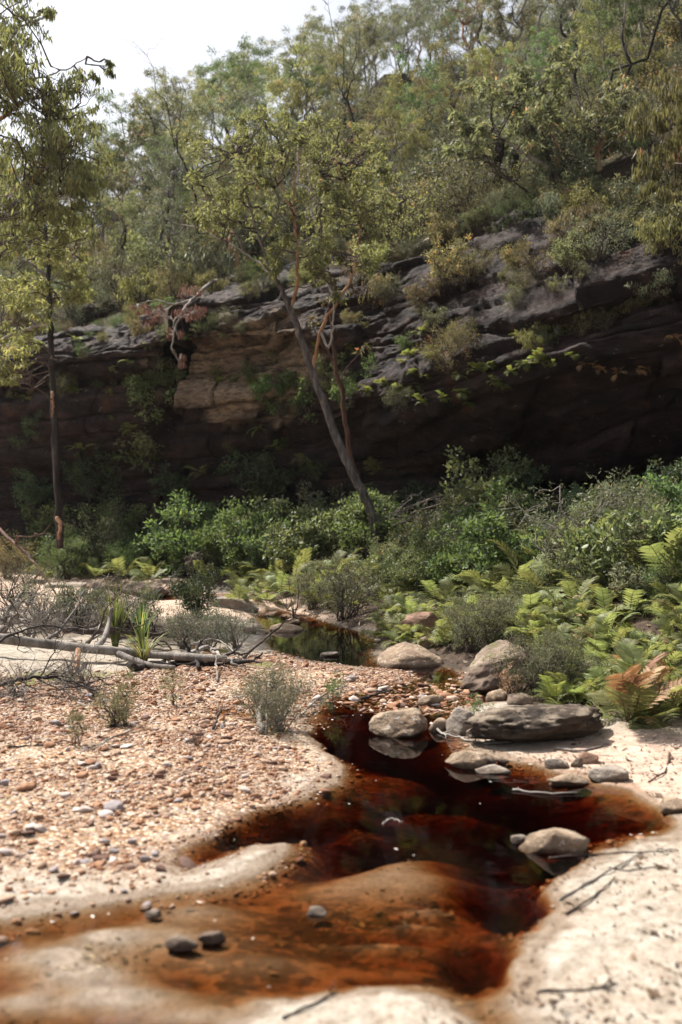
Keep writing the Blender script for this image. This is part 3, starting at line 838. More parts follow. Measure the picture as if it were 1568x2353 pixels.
ROCKS = [
    ('boulder', 848, 985, 1626, 1697, 'rock_grey', 'rounded pale grey boulder standing in the pool beside the riffle', dict(seed=11, depth_ratio=.8, boxy=.95, rough=.2, sink=.22, zbase=0, cuts=9, level=5)),
    ('boulder', 1060, 1400, 1618, 1732, 'rock_mossy_lit_top', 'long dark mossy boulder with a painted lit top below the ferns', dict(seed=218, depth_ratio=.6, boxy=.8, rough=.32, beds=.012, sink=.10, level=5, zbase=0, cuts=8)),
    ('rock', 1026, 1110, 1622, 1692, 'rock_pale', 'pale rock leaning on the end of the long mossy boulder', dict(seed=13, depth_ratio=.8, boxy=.7, zbase=0)),
    ('rock', 1024, 1118, 1722, 1768, 'rock_grey', 'wet grey rock at the waterline in front of the long mossy boulder', dict(seed=14, depth_ratio=.6, boxy=.7, zbase=0)),
    ('stone', 1082, 1108, 1744, 1768, 'rock_brown', 'small brown stone against the wet grey waterline rock', dict(seed=15, level=3, zbase=0)),
    ('stone', 1100, 1140, 1738, 1758, 'rock_brown', 'flat brown stone behind the pale slab at the waterline', dict(seed=17, level=3, zbase=0)),
    ('flat_stone', 1092, 1174, 1757, 1780, 'rock_pale', 'flat pale slab barely above the water beside a brown stone', dict(seed=18, level=3, depth_ratio=.55, rough=.1, zbase=0)),
    ('stone', 1140, 1172, 1742, 1756, 'rock_brown', 'low brown stone at the shaded foot of the long mossy boulder', dict(seed=19, level=3, zbase=0)),
    ('rock', 1196, 1350, 1898, 1966, 'rock_grey', 'flat cracked grey rock standing alone in the dark pool', dict(seed=20, depth_ratio=.5, boxy=.7, rough=.18, beds=.03, sink=.3, zbase=0)),
    ('stone', 1174, 1214, 1918, 1940, 'rock_pale', 'small pale stone touching the end of the flat cracked rock', dict(seed=21, level=3, zbase=0)),
    ('flat_rock', 1052, 1262, 1482, 1592, 'rock_brown', 'long brown rock slab sloping into the creek under the ferns', dict(seed=22, depth_ratio=.7, boxy=.8, beds=.07, rough=.22, tilt=(.34, .12), sink=.35, level=5, zbase=0)),
    ('boulder', 868, 1024, 1478, 1534, 'rock_grey', 'low grey bedded boulder on the far edge of the gravel bar', dict(seed=23, depth_ratio=.6, boxy=.6, beds=.04, rough=.16, zbase=0)),
    ('rock', 920, 1012, 1405, 1466, 'rock_red', 'reddish rock half buried under the ferns behind the grey boulder', dict(seed=24, depth_ratio=.7)),
    ('rock', 960, 1012, 1462, 1490, 'rock_grey', 'grey rock perched on the back of the low bedded boulder', dict(seed=25, level=3)),
    ('rock', 1094, 1160, 1272, 1336, 'rock_lichen', 'dark boulder spotted with white lichen among the shrubs', dict(seed=26, depth_ratio=.8)),
    ('rock', 1468, 1496, 1238, 1268, 'rock_red', 'small pink sandstone block at the foot of the overhang', dict(seed=27, boxy=.5, level=3)),
    ('rock', 1498, 1580, 1236, 1262, 'rock_pale', 'pale sandstone slab at the foot of the overhang', dict(seed=28, boxy=.55, level=3)),
    ('rock', 420, 600, 1262, 1316, 'rock_mossy_lit_top', 'dark rock ledge among the shrubs below the cliff', dict(seed=29, boxy=.5, depth_ratio=.4, beds=.05)),
    ('rock', 272, 385, 1336, 1374, 'rock_brown', 'long rounded brown rock in the far pool', dict(seed=30, boxy=.75, depth_ratio=.5, zbase=0)),
    ('rock', 205, 248, 1334, 1358, 'rock_brown', 'short domed brown rock in the far pool', dict(seed=31, level=3, zbase=0)),
    ('rock', 100, 200, 1338, 1366, 'rock_pale', 'pale flat rock shelf at the edge of the far pool', dict(seed=32, depth_ratio=.8, rough=.1, flat_top=.4, zbase=0)),
    ('rock', 400, 545, 1366, 1392, 'rock_red', 'pinkish rock shelf between the far pool and the creek', dict(seed=33, depth_ratio=.7, rough=.12, flat_top=.4, zbase=0)),
    ('rock', 480, 596, 1370, 1412, 'rock_pale', 'pale cracked rock shelf where the far pool drains', dict(seed=34, depth_ratio=.7, rough=.12, flat_top=.4, zbase=0)),
    ('flat_stone', 620, 700, 1432, 1454, 'rock_grey', 'flat grey stone slab in the narrow creek channel', dict(seed=35, level=3, depth_ratio=.9, rough=.12, zbase=0)),
    ('stone', 560, 590, 1442, 1458, 'rock_grey', 'round grey stone on the bank of the narrow channel', dict(seed=36, level=3)),
    ('stone', 735, 778, 1498, 1510, 'rock_pale', 'flat pale stone in the channel behind the gravel bar', dict(seed=37, level=3, zbase=0)),
    ('stone', 655, 690, 1420, 1434, 'rock_grey', 'grey stone at the head of the narrow creek channel', dict(seed=38, level=3, zbase=0)),
    ('rock', 1258, 1352, 1776, 1808, 'rock_grey', 'wedge shaped grey rock lying in the water off the sand bank', dict(seed=39, depth_ratio=.5, zbase=0)),
    ('flat_rock', 1352, 1442, 1762, 1800, 'rock_pale', 'flat pale rock slab on the edge of the sand bank', dict(seed=40, depth_ratio=.7, rough=.12, flat_top=.5)),
    ('rock', 1252, 1314, 1740, 1770, 'rock_pale', 'pale rock beside the round orange cobble on the sand bank', dict(seed=41, level=3)),
    ('cobble', 1332, 1376, 1728, 1758, 'rock_red', 'round orange cobble under the end of the long mossy boulder', dict(seed=42, level=3, boxy=.9, rough=.1)),
    ('cobble', 1312, 1340, 1740, 1766, 'rock_brown', 'brown cobble next to the round orange cobble', dict(seed=43, level=3, boxy=.9)),
    ('rock', 1518, 1600, 1832, 1872, 'rock_grey', 'grey rock half sunk in the sand at the neck of the pool', dict(seed=44, level=3, depth_ratio=.8)),
    ('stone', 380, 458, 2150, 2186, 'rock_brown', 'long dark brown stone in the shallow water', dict(seed=45, level=3, boxy=.85, rough=.1, depth_ratio=.5, zbase=0)),
    ('stone', 455, 520, 2140, 2170, 'rock_brown', 'flat reddish stone behind the long dark stone in the shallows', dict(seed=46, level=3, depth_ratio=.5, zbase=0)),
    ('stone', 333, 370, 2092, 2112, 'rock_pale', 'cream coloured oval stone at the shallow edge of the sand', dict(seed=47, level=3, boxy=.9, rough=.1, zbase=0)),
    ('stone', 706, 752, 2082, 2106, 'rock_pale', 'small pale stone in the middle of the orange shallows', dict(seed=48, level=3, zbase=0)),
    ('rock', 985, 1030, 1650, 1682, 'rock_grey', 'dark grey stone between the rounded boulder and the pale rock', dict(seed=50, level=3, zbase=0)),
    ('rock', 1118, 1168, 1584, 1614, 'rock_grey', 'grey cobble at the outlet of the sloping brown slab', dict(seed=51, level=3, zbase=0)),
    ('rock', 1164, 1230, 1592, 1622, 'rock_brown', 'brown cobble wedged behind the long mossy boulder', dict(seed=52, level=3)),
    ('rock', 960, 1020, 1596, 1622, 'rock_grey', 'grey cobble in the fast water of the riffle', dict(seed=53, level=3, zbase=0)),
    ('rock', 1366, 1420, 510, 600, 'rock_red', 'pinkish lichened block perched on the cliff top beside the black leaning trunk', dict(seed=54, boxy=.6)),
]
for nm, x0, x1, yt, yb, mt, lab, kw in ROCKS:
    if yb < 1100:
        continue
    rock(nm, x0, x1, yt, yb, M[mt], lab, category='rock', **kw)

def block(name, fx, fy, w, dd, h, mat, label, seed, depth, tilt=(0, 0), boxy=.6, rough=.2):
    """a block resting on a ledge of the cliff at the given depth"""
    p, F = rock_shape(seed, 4, boxy, rough, .04)
    p = p * np.array([w, dd, h]) * .5
    p[:, 2] += p[:, 0] * tilt[0]
    c = at(fx, fy, depth)
    if fy > 600 and fx < 400:
        c = on_hill(fx, fy + 34); c[2] += h * .22
    return tag(link(name, Geo().add(p, F).mesh(name, mat), loc=c), label, 'rock')
block('rock_block', 1390, 575, 1.0, .9, .75, M['rock_brown'], 'pinkish lichened block on the cliff top beside the black leaning trunk', 61, 18.2, (.25, 0))
block('rock_block', 285, 650, 1.3, 1.0, 1.2, M['rock_mossy_lit_top'], 'dark upright rock block on the cliff top below the spreading tree', 62, 26.0)
block('rock_block', 225, 700, 1.5, 1.0, .9, M['rock_mossy_lit_top'], 'low dark rock block beside the upright one on the cliff top', 63, 26.2, (.2, 0))
block('rock_block', 905, 215, 3.2, 2.0, 2.2, M['rock_mossy_lit_top'], 'dark outcrop high on the ridge among thin trees', 64, 52, (.3, 0))
block('rock_block', 975, 568, .9, .6, .28, M['rock_pale'], 'pale lichen covered stone on the lip of the sloping slab', 65, 21.2, (.3, 0))

# ------------------------------------------------------------------ gravel
def build_gravel():
    g = np.random.default_rng(21)
    N = 285000
    x = g.uniform(-6.2, 1.5, N); y = g.uniform(3.7, 11.6, N)
    ok = (np.abs(x) < y * .50 + .4)
    x, y = x[ok], y[ok]
    s = shore(x, y); gd = -seg_dist(x, y, GRAVEL)
    n = noise2(x, y, .9, 4, 77)
    dens = smooth(-.35, .5, gd + .35 * n)
    near = smooth(3.7, 4.6, y)
    dens = dens * (.34 + .66 * near)
    for fx, fy, r in SANDPATCH:
        c = flat(fx, fy, .05)
        dens *= 1 - .9 * np.exp(-((x - c[0]) / r) ** 2 - ((y - c[1]) / (r * .8)) ** 2 + .3 * 0)
    rif = flat(930, 1600)
    wr = np.exp(-(((x - rif[0]) / .62) ** 2 + ((y - rif[1]) / .75) ** 2) ** 1.5)
    dens = np.where(s < -.02, np.where(wr > .3, .26, np.where(s > -.16, .30, .0)), dens)
    dens = dens * np.clip(.85 + .7 * noise2(x, y, 2.3, 4, 78), .12, 1)
    keep = g.random(len(x)) < dens
    x, y, s = x[keep], y[keep], s[keep]
    size = np.clip(np.exp(g.normal(-4.85, .58, len(x))), .005, .06)      # half length
    order = np.argsort(-size * np.sqrt(1))
    x, y, s, size = x[order], y[order], s[order], size[order]
    z = ground_h(x, y)
    inr = (np.exp(-(((x - rif[0]) / .62) ** 2 + ((y - rif[1]) / .75) ** 2) ** 1.5) > .3) & (s < 0)
    size = np.where(inr, np.clip(size * 1.7, .012, .07), size); z = np.where(inr, np.maximum(z, -.012), z)
    asp = np.stack([np.ones(len(x)), g.uniform(.5, .95, len(x)), g.uniform(.25, .6, len(x))], 1)
    rz = g.uniform(0, 6.28, len(x))
    # the 300 that show largest are single stones
    shown = size / y
    big = np.argsort(-shown)[:300]
    isbig = np.zeros(len(x), bool); isbig[big] = True
    shapes = []
    for k in range(8):
        p, F = rock_shape(100 + k, 3, .85, .16, cuts=9)
        shapes.append(Geo().add(p, F).mesh('creek_stone', STONE['tan']))
    for i in big:
        o = link('creek_stone', shapes[i % 8], loc=(x[i], y[i], z[i] + size[i] * asp[i, 2] * .45), rot=(g.normal(0, .15), g.normal(0, .15), rz[i]), scale=tuple(float(v) for v in size[i] * asp[i]))
        col = ['dark brown', 'rust orange', 'tan', 'cream', 'grey', 'tan', 'rust orange'][int(g.integers(0, 7))]
        o.material_slots[0].link = 'OBJECT'; o.material_slots[0].material = STONE[col]
        lab = '%s %s stone %s' % (col, 'flat' if asp[i, 2] < .42 else 'rounded', 'lying in the water at the pool edge' if s[i] < 0 else 'on the bare sand near the spit' if y[i] < 5.2 else 'on the gravel close to the pool' if s[i] < .5 else 'among the gravel below the seedlings' if y[i] < 7.5 else 'at the far end of the gravel bar')
        tag(o, lab, 'stone', lab)
    geo = Geo()
    rest = np.where(~isbig)[0]
    for level, sel in ((2, rest[size[rest] > .025]), (1, rest[size[rest] <= .025])):
        for k in range(6):
            idx = sel[k::6]
            p, F = rock_shape(120 + k, level, .85, .18, cuts=9 if level == 2 else 4)
            n = len(idx)
            c, sn = np.cos(rz[idx])[:, None], np.sin(rz[idx])[:, None]
            q = p[None] * (size[idx][:, None] * asp[idx])[:, None, :]
            tl = g.normal(0, .22, (n, 1))
            X = q[..., 0] * c - q[..., 1] * sn; Y = q[..., 0] * sn + q[..., 1] * c
            Z = q[..., 2] + X * tl
            V = np.stack([X + x[idx][:, None], Y + y[idx][:, None], Z + (z[idx] + size[idx] * asp[idx, 2] * g.uniform(-.25, .7, n))[:, None]], -1).reshape(-1, 3)
            FF = (F[None] + (np.arange(n) * len(p))[:, None, None]).reshape(-1, 3)
            geo.add(V, FF, 0, np.repeat(g.random(n), len(p)))
    print('gravel stones', len(x))
    tag(link('gravel', geo.mesh('gravel', M['pebble'])), 'loose tan and orange gravel covering the bar beside the pool', 'gravel', kind='stuff')
build_gravel()

# ------------------------------------------------------------------ plants: shapes
def clumps_mesh(seed, kind):
    """a shrub: crooked stems and leaf clumps; returns (stem mesh, foliage mesh)"""
    g = np.random.default_rng(seed)
    P = SHRUBS[kind]
    wood, fol = Geo(), Geo()
    cs, rs = [], []
    for i in range(P['stems']):
        a = g.uniform(0, 6.28); sp = g.uniform(.1, 1) ** .6 * P['spread']
        tip = np.array([math.cos(a) * sp, math.sin(a) * sp, g.uniform(.55, 1.0) * (1 - .35 * (sp / max(P['spread'], .01)) ** 2)])
        st = bend((g.normal(0, .04), g.normal(0, .04), -.05), tip, 7, .07, .05, g)
        tube(wood, st, np.linspace(.018, .005, 7) * P.get('thick', 1), 5)
        for k in range(P['side']):
            b = st[g.integers(2, 7)]
            d = norm(np.array([math.cos(a), math.sin(a), .5]) * .6 + g.normal(size=3) * .7)
            e = b + d * g.uniform(.10, .28)
            tube(wood, bend(b, e, 4, .08, 0, g), np.linspace(.006, .002, 4) * P.get('thick', 1), 4)
            cs.append(e); rs.append(P['clump'] * g.uniform(.7, 1.2))
        cs.append(tip); rs.append(P['clump'])
    if P['n']:
        leaf_cloud(fol, g, np.array(cs), np.array(rs), P['n'], P['L'], P['W'], P['droop'], squash=.85, round_leaf=P['round'], shell=.6, up=P.get('up', True))
        fm = fol.mesh('foliage', M['leaf_gloss'])
    else:
        fm = None
    return wood.mesh('stem', M['twig']), fm

SHRUBS = {
    'broad': dict(stems=15, spread=.52, side=5, clump=.13, n=30, L=.062, W=.030, droop=.25, round=True),
    'leafy': dict(stems=13, spread=.48, side=5, clump=.15, n=20, L=.095, W=.042, droop=.15, round=True),
    'heath': dict(stems=22, spread=.55, side=7, clump=.13, n=30, L=.040, W=.011, droop=.35, round=False, thick=.6),
    'slender': dict(stems=6, spread=.22, side=5, clump=.09, n=14, L=.085, W=.018, droop=.45, round=False, thick=.6),
    'grey': dict(stems=20, spread=.6, side=7, clump=.11, n=16, L=.042, W=.012, droop=.3, round=False, thick=.8),
    'bare': dict(stems=20, spread=.65, side=9, clump=.1, n=0, L=.1, W=.1, droop=0, round=False, thick=.7),
    'droopy': dict(stems=13, spread=.5, side=5, clump=.16, n=26, L=.11, W=.02, droop=.6, round=False, up=False),
}
SHRUB_MESH = {k: [clumps_mesh(hash(k) % 1 + 300 + 17 * i + 1000 * j, k) for i in range(3)] for j, k in enumerate(SHRUBS)}

def with_mat(o, mat):
    o.material_slots[0].link = 'OBJECT'
    o.material_slots[0].material = mat

G2 = np.random.default_rng(77)
def shrub(name, kind, base, size, leaf, label, group=None, category='shrub', wood='twig', squash=1.0, tilt=None):
    st, fo = SHRUB_MESH[kind][int(G2.integers(0, 3))]
    rot = (tilt[0] if tilt else G2.normal(0, .06), tilt[1] if tilt else G2.normal(0, .06), G2.uniform(0, 6.28))
    e = link(name, None, loc=base, rot=rot, scale=(size, size, size * squash))
    a = link('stem', st, e)
    with_mat(a, M[wood])
    if fo:
        b = link('foliage', fo, e)
        with_mat(b, M[leaf])
    return tag(e, label, category, group)

def frond_mesh(seed, pairs=17, arch=.9, droop=.35):
    g = np.random.default_rng(seed)
    geo = Geo()
    t = np.linspace(0, 1, 12)
    yv = t * .86; zv = arch * .55 * np.sin(t * 1.9) - droop * t ** 2.2 * .55
    R = np.stack([.05 * np.sin(t * 3 + seed), yv, zv], 1)
    tube(geo, R, np.linspace(.008, .002, 12), 4, 0, .1)
    tp = np.linspace(.16, .985, pairs)
    for k, q in enumerate(tp):
        c = np.array([np.interp(q, t, R[:, i]) for i in range(3)])
        tg = norm(np.array([np.interp(min(q + .05, 1), t, R[:, i]) - np.interp(q - .05, t, R[:, i]) for i in range(3)]))
        L = .235 * math.sin(min(q * 1.12 + .06, 1) * math.pi) ** .65 + .012
        for sd in (-1, 1):
            side = norm(np.array([sd, 0, .18]) + tg * .42 + g.normal(0, .05, 3))
            wv = tg * L * .105 + np.array([0, 0, .004])
            dz = np.array([0, 0, -1.0])
            mid = c + side * L * .5 + dz * L * .03; tip = c + side * L + tg * L * .12 + dz * L * .16
            V = np.stack([c - wv * .7, c + wv * .9, mid + wv * 1.0, tip, mid - wv * .9])
            geo.add(V, [np.array([[0, 1, 2, 4]]), np.array([[4, 2, 3]])], 0, min(max(.25 + .6 * g.random(), 0), .9))
    return geo.mesh('frond', M['fern'], False)
FRONDS = [frond_mesh(400 + k, 17, a, d) for k, (a, d) in enumerate([(1.0, .5), (.8, .7), (1.25, .35), (.6, .9)])]

def fern(base, size, label, group, mat='fern', n=None, hang=None, name='fern', brown=0):
    """hang: heading of the slope the fern hangs over"""
    e = link(name, None, loc=base, rot=(G2.normal(0, .08), G2.normal(0, .08), 0))
    n = n or int(G2.integers(7, 11))
    a0 = G2.uniform(0, 6.28)
    for k in range(n):
        a = a0 + k * 6.283 / n + G2.normal(0, .25)
        if hang is not None:
            a = hang + G2.normal(0, .8)
        m = FRONDS[int(G2.integers(0, 4))]
        f = link('frond', m, e, rot=((G2.uniform(-.35, .45) if hang is None else G2.uniform(-.9, -.1)), G2.normal(0, .25), a), scale=float(size * G2.uniform(.75, 1.2)))
        with_mat(f, M['fern_brown' if k < brown else mat])
    if group and group.startswith('ferns'):
        label = ('small ' if size < .33 else 'broad ' if size > .40 else '') + label + (' with a dead frond' if brown else '')
        group = label
    return tag(e, label, 'fern', group)

def grass(name, base, size, label, n=46, mat='grass', group=None, seed=0, lean=.5):
    g = np.random.default_rng(900 + seed)
    geo = Geo()
    for k in range(n):
        a = g.uniform(0, 6.28); L = size * g.uniform(.6, 1.1); sp = g.uniform(.1, 1) * lean
        t = np.linspace(0, 1, 6)[:, None]
        d = np.array([math.cos(a), math.sin(a), 0])
        c = d * (.04 * size + sp * L * t ** 1.6) + np.array([0, 0, 1]) * L * (t - .45 * sp * t ** 2.6)
        s = np.array([-math.sin(a), math.cos(a), 0]) * size * .016 * (1 - t ** 2 * .95)
        V = np.concatenate([c - s, c + s])
        i = np.arange(5)
        geo.add(V, np.stack([i, i + 6, i + 7, i + 1], 1), 0, g.random())
    return tag(link(name, geo.mesh(name, M[mat]), loc=base), label, 'grass', group)

# ------------------------------------------------------------------ plants: placement
def pick(zone, n, seed, jitter=1.0):
    g = np.random.default_rng(seed)
    x0, x1, y0, y1 = zone
    pts = []
    tries = 0
    while len(pts) < n and tries < n * 40:
        tries += 1
        p = np.array([g.uniform(x0, x1), g.uniform(y0, y1)])
        if all(((p[0] - q[0]) / max(1, (x1 - x0))) ** 2 + ((p[1] - q[1]) / max(1, (y1 - y0))) ** 2 > .35 * jitter / n for q in pts):
            pts.append(p)
    return pts

for i, p in enumerate(pick((1225, 1830, 1400, 1668), 118, 1)):
    if p[1] > 1612 and p[0] < 1400: continue
    b = on_ground(*p)
    fern(b, G2.uniform(.28, .45), 'fresh green fern in the fern bed above the mossy boulder', 'ferns above the long mossy boulder', brown=int(G2.random() < .4))
for i, p in enumerate(pick((870, 1270, 1375, 1490), 56, 2)):
    b = on_ground(*p)
    fern(b, G2.uniform(.30, .44), 'pale green fern on the bank behind the low bedded boulder', 'ferns on the bank behind the low bedded boulder')
for i, p in enumerate(pick((545, 880, 1310, 1400), 30, 3)):
    b = on_ground(*p)
    fern(b, G2.uniform(.45, .65), 'green fern at the water edge under the leaning tree', 'ferns at the water edge under the leaning tree')
for i, p in enumerate(pick((60, 640, 1230, 1340), 44, 4)):
    b = on_ground(*p)
    fern(b, G2.uniform(.5, .8), 'shaded fern at the foot of the cliff behind the far pool', 'ferns at the foot of the cliff')
for i, p in enumerate(pick((860, 1640, 1245, 1390), 46, 5)):
    fern(on_ground(*p), G2.uniform(.45, .75), 'light green fern pushing up between the shrubs below the overhang', 'ferns between the shrubs below the overhang')
for fx, fy in [(1275, 1618), (1330, 1612), (1400, 1625)]:
    fern(on_ground(fx, fy), .34, 'small yellow fern at the back edge of the long mossy boulder', 'small yellow ferns behind the mossy boulder', 'fern_yellow', 9)
fern(on_ground(1440, 1660), .62, 'large fern with brown dead fronds hanging over the sand bank', None, 'fern', 12, brown=5)
fern(on_ground(1490, 1640), .55, 'yellow and brown fern drooping beside the sand bank', None, 'fern_yellow', 10, brown=4)
# ferns that hang from the lip of the overhang
lip = [(835, 900), (870, 885), (905, 905), (940, 868), (985, 880), (1010, 912), (1050, 905), (1085, 860), (1110, 838), (1130, 872), (1165, 858), (1200, 848), (1235, 838), (1265, 850), (1305, 828), (960, 925), (1075, 940), (1150, 905)]
for fx, fy in lip:
    d = np.interp(fx, _CX, _CD) - .12
    fern(on_cliff(fx, fy), G2.uniform(.17, .27), 'yellow green fern hanging from the lip of the overhang', 'ferns hanging from the lip of the overhang', 'fern_yellow', 13, hang=math.pi)
for fx, fy in [(1345, 850), (1385, 862), (1420, 870), (1460, 860), (1545, 790)]:
    d = np.interp(fx, _CX, _CD) - .1
    fern(on_cliff(fx, fy), .26, 'withered brown fern hanging in the mouth of the overhang', 'withered ferns in the mouth of the overhang', 'fern_brown', 8, hang=math.pi)
for fx, fy in [(640, 1040), (690, 1060), (300, 1000), (280, 1060), (200, 1040), (590, 1000), (450, 1090)]:
    d = np.interp(fx, _CX, _CD) - .1
    fern(on_cliff(fx, fy), .42, 'dark fern growing out of the shaded cliff face', 'ferns on the shaded cliff face', 'fern', 8, hang=math.pi)

LEAFY = {'leaf_olive': 'olive', 'leaf_yellow': 'yellow green', 'leaf_grey': 'grey green', 'leaf_green': 'green', 'leaf_bronze': 'bronze', 'leaf_gloss': 'light green', 'leaf_dark': 'dark green', 'leaf_heath': 'dull green'}
FORM = {'broad': 'bushy', 'leafy': 'large leaved', 'heath': 'fine leaved', 'slender': 'slender', 'grey': 'wiry', 'droopy': 'drooping', 'bare': 'bare'}
def shrubs_in(zone, n, seed, name, kind, lo, hi, leaf, label, group, squash=1.0, jitter=1.0):
    for p in pick(zone, n, seed, jitter):
        k = kind if isinstance(kind, str) else kind[int(G2.integers(0, len(kind)))]
        b = on_ground(*p)
        lf = leaf if leaf == 'leaf_dark' else [leaf, leaf, 'leaf_green', 'leaf_olive', 'leaf_heath'][int(G2.integers(0, 5))]
        w = label.split(' shrub ', 1)[1]
        lab = '%s %s shrub %s' % (FORM[k], LEAFY[lf], w)
        shrub(name, k, b, lo * .7 + (hi * 1.2 - lo * .7) * G2.random() ** 1.4, lf, lab, lab, squash=squash)

shrubs_in((630, 870, 1215, 1330), 18, 11, 'leafy_shrub', ['broad', 'leafy'], .8, 1.25, 'leaf_gloss', 'bushy light green shrub around the foot of the leaning tree', 'shrubs around the foot of the leaning tree')
shrubs_in((870, 1180, 1235, 1375), 22, 12, 'leafy_shrub', ['broad', 'leafy'], .55, .85, 'leaf_gloss', 'leafy shrub on the bank between the leaning tree and the overhang', 'shrubs between the leaning tree and the overhang')
shrubs_in((1160, 1880, 1235, 1400), 42, 13, 'leafy_shrub', ['broad', 'grey', 'leafy'], .5, .8, 'leaf_gloss', 'tangled grey green shrub on the bank below the overhang', 'shrubs below the overhang')
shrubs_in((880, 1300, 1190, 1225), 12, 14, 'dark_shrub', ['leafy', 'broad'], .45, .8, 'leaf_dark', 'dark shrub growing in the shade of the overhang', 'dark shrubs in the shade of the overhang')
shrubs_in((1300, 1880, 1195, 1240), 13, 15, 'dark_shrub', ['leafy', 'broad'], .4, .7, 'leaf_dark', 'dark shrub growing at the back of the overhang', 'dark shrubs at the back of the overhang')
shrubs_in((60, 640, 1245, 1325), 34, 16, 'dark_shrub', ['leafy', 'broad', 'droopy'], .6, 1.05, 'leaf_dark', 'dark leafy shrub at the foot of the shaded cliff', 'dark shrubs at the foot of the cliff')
shrubs_in((110, 620, 1290, 1332), 14, 17, 'leafy_shrub', ['broad', 'heath'], .9, 1.4, 'leaf_green', 'green shrub overhanging the far pool', 'green shrubs overhanging the far pool')
for fx, fy, s, k, lf, lab in [
        (1110, 1215, 1.35, 'broad', 'leaf_gloss', 'tall leafy sapling standing before the dark overhang'),
        (790, 1425, .95, 'heath', 'leaf_heath', 'dense rounded heath bush at the bend of the creek'),
        (720, 1400, .7, 'heath', 'leaf_heath', 'small heath bush beside the dense rounded one at the bend'),
        (1085, 1500, .62, 'heath', 'leaf_heath', 'low olive heath bush between the bedded boulder and the sloping slab'),
        (1140, 1478, .6, 'heath', 'leaf_heath', 'low heath bush above the sloping slab'),
        (1235, 1598, .62, 'heath', 'leaf_heath', 'feathery heath bush at the lower end of the sloping slab'),
        (1300, 1585, .5, 'heath', 'leaf_heath', 'feathery heath bush in front of the fern bed'),
        (1180, 1612, .34, 'slender', 'leaf_dead', 'small sapling with rusty leaves behind the mossy boulder'),
        (1345, 1330, 1.25, 'grey', 'leaf_grey', 'silvery grey shrub standing above the fern bed'),
        (1530, 1350, 1.0, 'heath', 'leaf_heath', 'rounded heath shrub beside the pink sandstone blocks'),
        (460, 1418, .72, 'broad', 'leaf_dark', 'small dark bush alone on the pale rock shelf'),
        (350, 1452, .75, 'slender', 'leaf_olive', 'thin olive shrub behind the fallen log'),
        (285, 1448, .7, 'grey', 'leaf_heath', 'scruffy grey shrub rising behind the fallen log'),
        (180, 1440, .65, 'droopy', 'leaf_grey', 'drooping grey leaved shrub in the flood debris'),
        (95, 1440, .62, 'grey', 'leaf_grey', 'ragged grey shrub tangled in the flood debris'),
        (30, 1400, .85, 'grey', 'leaf_heath', 'tall ragged shrub at the edge of the flood debris'),
        (20, 1330, 1.0, 'heath', 'leaf_bronze', 'bronze leaved shrub at the foot of the cliff beyond the debris'),
        (420, 1492, .55, 'grey', 'leaf_grey', 'low silvery shrub at the end of the fallen log'),
        (480, 1495, .62, 'grey', 'leaf_grey', 'wide silvery shrub over bleached branches at the log end'),
        (540, 1490, .5, 'grey', 'leaf_grey', 'low silvery shrub next to the creek channel'),
        (290, 1668, .42, 'slender', 'leaf_olive', 'tall thin willowy seedling on the gravel bar'),
        (398, 1622, .30, 'slender', 'leaf_olive', 'short willowy seedling on a pale sand patch'),
        (178, 1715, .30, 'slender', 'leaf_olive', 'willowy seedling with a skirt of dry stems on the gravel'),
        (262, 1672, .3, 'grey', 'leaf_olive', 'low twiggy seedling tangled beside the tall one'),
        (640, 1682, .50, 'heath', 'leaf_heath', 'round grey green bush on bleached stems at the gravel edge'),
        (600, 1655, .36, 'grey', 'leaf_heath', 'thin grey bush leaning on the round one at the gravel edge'),
        (632, 1585, .26, 'grey', 'leaf_heath', 'tiny grey bush on the sandy top of the bar'),
        (760, 1640, .35, 'slender', 'leaf_green', 'green leaved branch hanging over the riffle'),
        (1105, 1672, .26, 'slender', 'leaf_green', 'small green plant growing on the face of the mossy boulder'),
        (445, 1715, .16, 'bare', 'leaf_dead', 'dead black twiggy plant lying on the gravel'),
    ]:
    b = on_ground(fx, fy)
    shrub('seedling' if 'seedling' in lab or 'plant' in lab else 'shrub', k, b, s, lf, lab, wood='wood_dead' if 'bleached' in lab or 'silvery' in lab else 'twig')
def cliff_label(fx, fy, k, lf):
    if fx < 250: w = 'on the rock behind the charred trunk'
    elif fx < 450: w = 'around the crack below the fallen dead crown'
    elif fx < 640: w = 'around the buff rock face'
    elif fx < 860: w = 'on the rock behind the leaning tree'
    elif fy < 760: w = 'on the sloping slab of the cliff' if fx < 1250 else 'on the ledges above the overhang'
    else: w = 'on the lip of the overhang'
    if fy > 960: w = 'low on the shaded cliff ' + ('beyond the far pool' if fx < 450 else 'beyond the leaning tree')
    return '%s %s shrub %s' % (FORM[k], LEAFY[lf], w)
